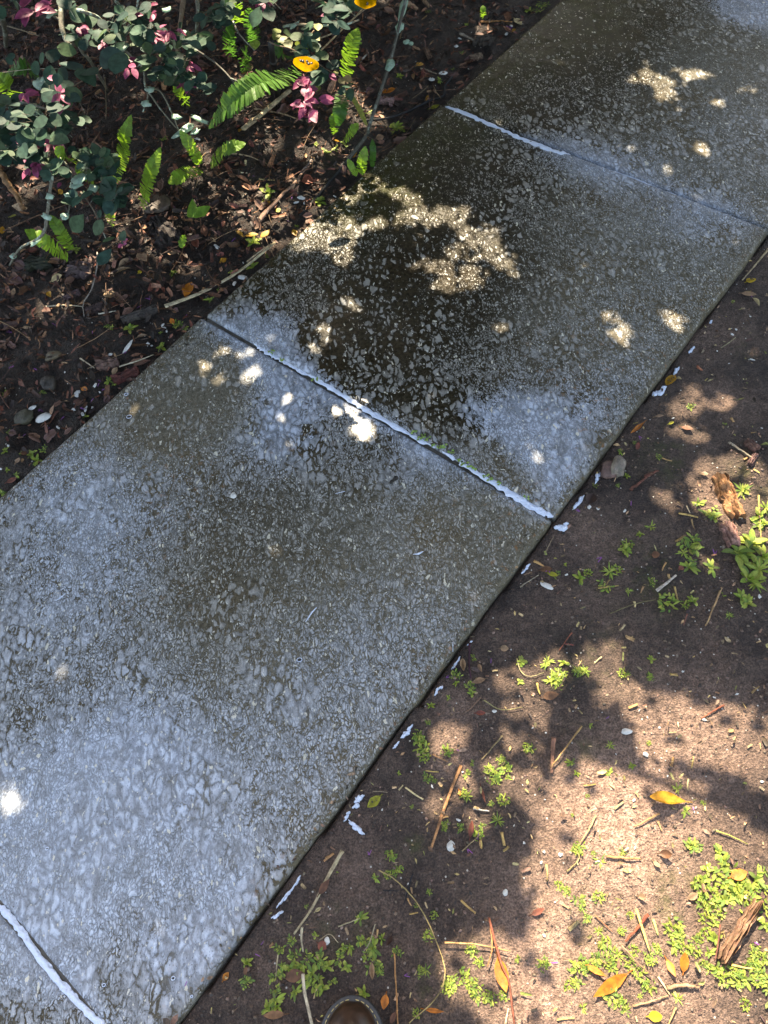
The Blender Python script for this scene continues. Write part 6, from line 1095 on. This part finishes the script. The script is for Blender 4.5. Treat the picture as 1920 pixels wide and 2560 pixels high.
def lookup(x, y):
    i = np.clip(((x - GX0) / GC).astype(int), 0, NXC - 1); j = np.clip(((y - GY0) / GC).astype(int), 0, NYC - 1); return mask[j, i]
# distance band around holes
near = mask.copy()
for _ in range(13):
    if _ == 3: nn_, vv_ = nv(CX, CY); tight = near & (nn_ > NL) & (nn_ < NR + .4)
    n2 = near.copy(); n2[1:] |= near[:-1]; n2[:-1] |= near[1:]; n2[:, 1:] |= near[:, :-1]; n2[:, :-1] |= near[:, 1:]; near = n2
core = mask.copy()
for _ in range(9):
    n2 = core.copy(); n2[1:] &= core[:-1]; n2[:-1] &= core[1:]; n2[:, 1:] &= core[:, :-1]; n2[:, :-1] &= core[:, 1:]; core = n2
inpath = mask & (nn_ > NL - .05) & (nn_ < NR + .02); rim = mask & ~core & ~inpath & (nn_ > NR)
BANDS = {True: near, 'tight': tight, 'inpath': inpath, 'rim': rim}
def canopy(n, L, W_, hmin, hmax, band, seed):
    g = np.random.default_rng(seed)
    x = g.uniform(-3.0, 3.2, n); y = g.uniform(-.75, 4.9, n); h = g.uniform(hmin, hmax, n)
    if band:
        i = ((x - GX0) / GC).astype(int); j = ((y - GY0) / GC).astype(int); k = BANDS[band][j, i]; x, y, h = x[k], y[k], h[k]
    C = np.stack([x, y, np.zeros_like(x)], -1) + np.outer(h / SUN.z, np.array(SUN)); m = len(x)
    a = g.uniform(0, 2 * np.pi, m); el = g.normal(0, .3, m)
    D = np.stack([np.cos(a) * np.cos(el), np.sin(a) * np.cos(el), np.sin(el)], -1)
    nr = np.stack([g.normal(0, .35, m), g.normal(0, .35, m), np.ones(m)], -1) + np.array(SUN) * .5
    Sd = np.cross(D, nr); Sd /= np.linalg.norm(Sd, axis=1)[:, None]
    ll = L * g.uniform(.75, 1.25, m)[:, None] * .5; ww = W_ * g.uniform(.75, 1.25, m)[:, None] * .5
    V = np.stack([C - D * ll, C - D * ll * .2 + Sd * ww, C + D * ll * .45 + Sd * ww * .8, C + D * ll, C + D * ll * .45 - Sd * ww * .8, C - D * ll * .2 - Sd * ww], 1)
    S_ = np.array(SUN); ok = np.ones(m, bool)
    if band in ('inpath', 'rim'): return V
    allp = np.concatenate([V, C[:, None], (V[:, :1] + C[:, None]) / 2, (V[:, 3:4] + C[:, None]) / 2], 1)
    for q in range(allp.shape[1]):
        p = allp[:, q]; t = p[:, 2] / S_[2]; ok &= ~lookup(p[:, 0] - S_[0] * t, p[:, 1] - S_[1] * t)
    return V[ok]
VV = np.concatenate([canopy(48000, .125, .066, 2.1, 3.6, False, 1), canopy(50000, .06, .034, 1.7, 2.5, True, 2), canopy(90000, .028, .018, 1.55, 1.9, True, 3), canopy(160000, .017, .012, 1.5, 1.75, 'tight', 4), canopy(30000, .020, .013, 1.5, 1.75, 'inpath', 5), canopy(5500, .045, .026, 1.7, 2.2, 'rim', 6)], 0)
m = len(VV); me = bpy.data.meshes.new("crown"); q = (np.arange(m)[:, None] * 6 + np.arange(6)[None, :]).ravel()
me.vertices.add(m * 6); me.vertices.foreach_set('co', VV.astype(np.float32).ravel()); me.loops.add(m * 6); me.loops.foreach_set('vertex_index', q.astype(np.int32))
me.polygons.add(m); me.polygons.foreach_set('loop_start', (np.arange(m) * 6).astype(np.int32)); me.update(calc_edges=True)
aa = me.attributes.new('col', 'FLOAT_COLOR', 'POINT'); cc = np.ones((m, 6, 4), np.float32); base = np.array([.05, .085, .028]); cc[..., :3] = (base * RNG.uniform(.6, 1.5, (m, 1)))[:, None, :]; aa.data.foreach_set('color', cc.ravel())
me.materials.append(M['tree'])
cen = VV.reshape(-1, 3).mean(0); tb = Vector((-3.4, 4.6, 0)); tb.z = float(ground_h(tb.x, tb.y))
te = empty("tree", tb, "leafy garden tree whose crown shades the path from beyond the frame", "tree")
co = bpy.data.objects.new("crown", me); COL.objects.link(co); co.parent = te; co.location = -tb
mb = MB(); fork = tb + Vector((.25, -.1, 1.7))
tube(mb, curve([tb + Vector((0, 0, -.1)), tb + Vector((.08, 0, .9)), fork], 12), [.10 - .03 * i / 12 for i in range(13)], (.10, .08, .06), 12, 1, .06)
random.seed(77)
for k in range(9):
    end = Vector(VV[random.randrange(m), 0]); end.z = max(end.z, 2.4); mid_ = fork.lerp(end, .5) + Vector((0, 0, .35))
    tube(mb, curve([fork, mid_, end], 12), [.035 - .029 * i / 12 for i in range(13)], (.10, .08, .06), 8, 1, .06)
mb.build("trunk", M['bark'], te, tb, attrs=dict(lichen=.5))
# unseen foliage added beyond the frame; mirrored, it darkens the wet slabs
g = np.random.default_rng(9); m = 26000
P = np.stack([g.uniform(-9, 9, m), g.uniform(6.6, 8.4, m), g.uniform(0, 1, m) ** .8 * 2.9], -1); P[:, 1] += .5 * np.sin(P[:, 0] * 1.3) + .25 * np.sin(P[:, 2] * 2.1 + P[:, 0]); P[:, 2] *= .85 + .15 * np.sin(P[:, 0] * 2.2)
D = g.normal(0, 1, (m, 3)); D /= np.linalg.norm(D, axis=1)[:, None]; N = g.normal(0, 1, (m, 3)); Sd = np.cross(D, N); Sd /= np.linalg.norm(Sd, axis=1)[:, None]
L = g.uniform(.07, .14, m)[:, None]
V = np.stack([P - D * L, P + Sd * L * .5, P + D * L, P - Sd * L * .5], 1)
mb = MB(); mb.v = [tuple(p) for p in V.reshape(-1, 3)]; mb.f = [(4 * i, 4 * i + 1, 4 * i + 2, 4 * i + 3) for i in range(m)]; mb.c = [tuple(c) for c in np.repeat(np.array([.035, .06, .022]) * g.uniform(.5, 1.6, (m, 1)), 4, 0)]
he = empty("unseen_hedge", Vector((0, 7.5, 0)), "dense dark green foliage bank out of view, added to darken reflections in the wet slabs", "unseen_hedge"); mb.build("foliage", M['tree'], he, Vector((0, 7.5, 0)))
for i in range(14):
    b_ = Vector((-8.4 + i * 1.29, 7.5 + .4 * math.sin(i * 2.1), -.05)); mb = MB(); tube(mb, curve([b_, b_ + Vector((.1, .05, 1.1)), b_ + Vector((.25 * math.sin(i), .1, 2.1))], 8), [.04 - .003 * k for k in range(9)], (.10, .08, .06), 7, 1, .08); mb.build("trunk", M['bark'], he, b_, attrs=dict(lichen=.3))
print("leaves", m, "objects", len(S.objects))
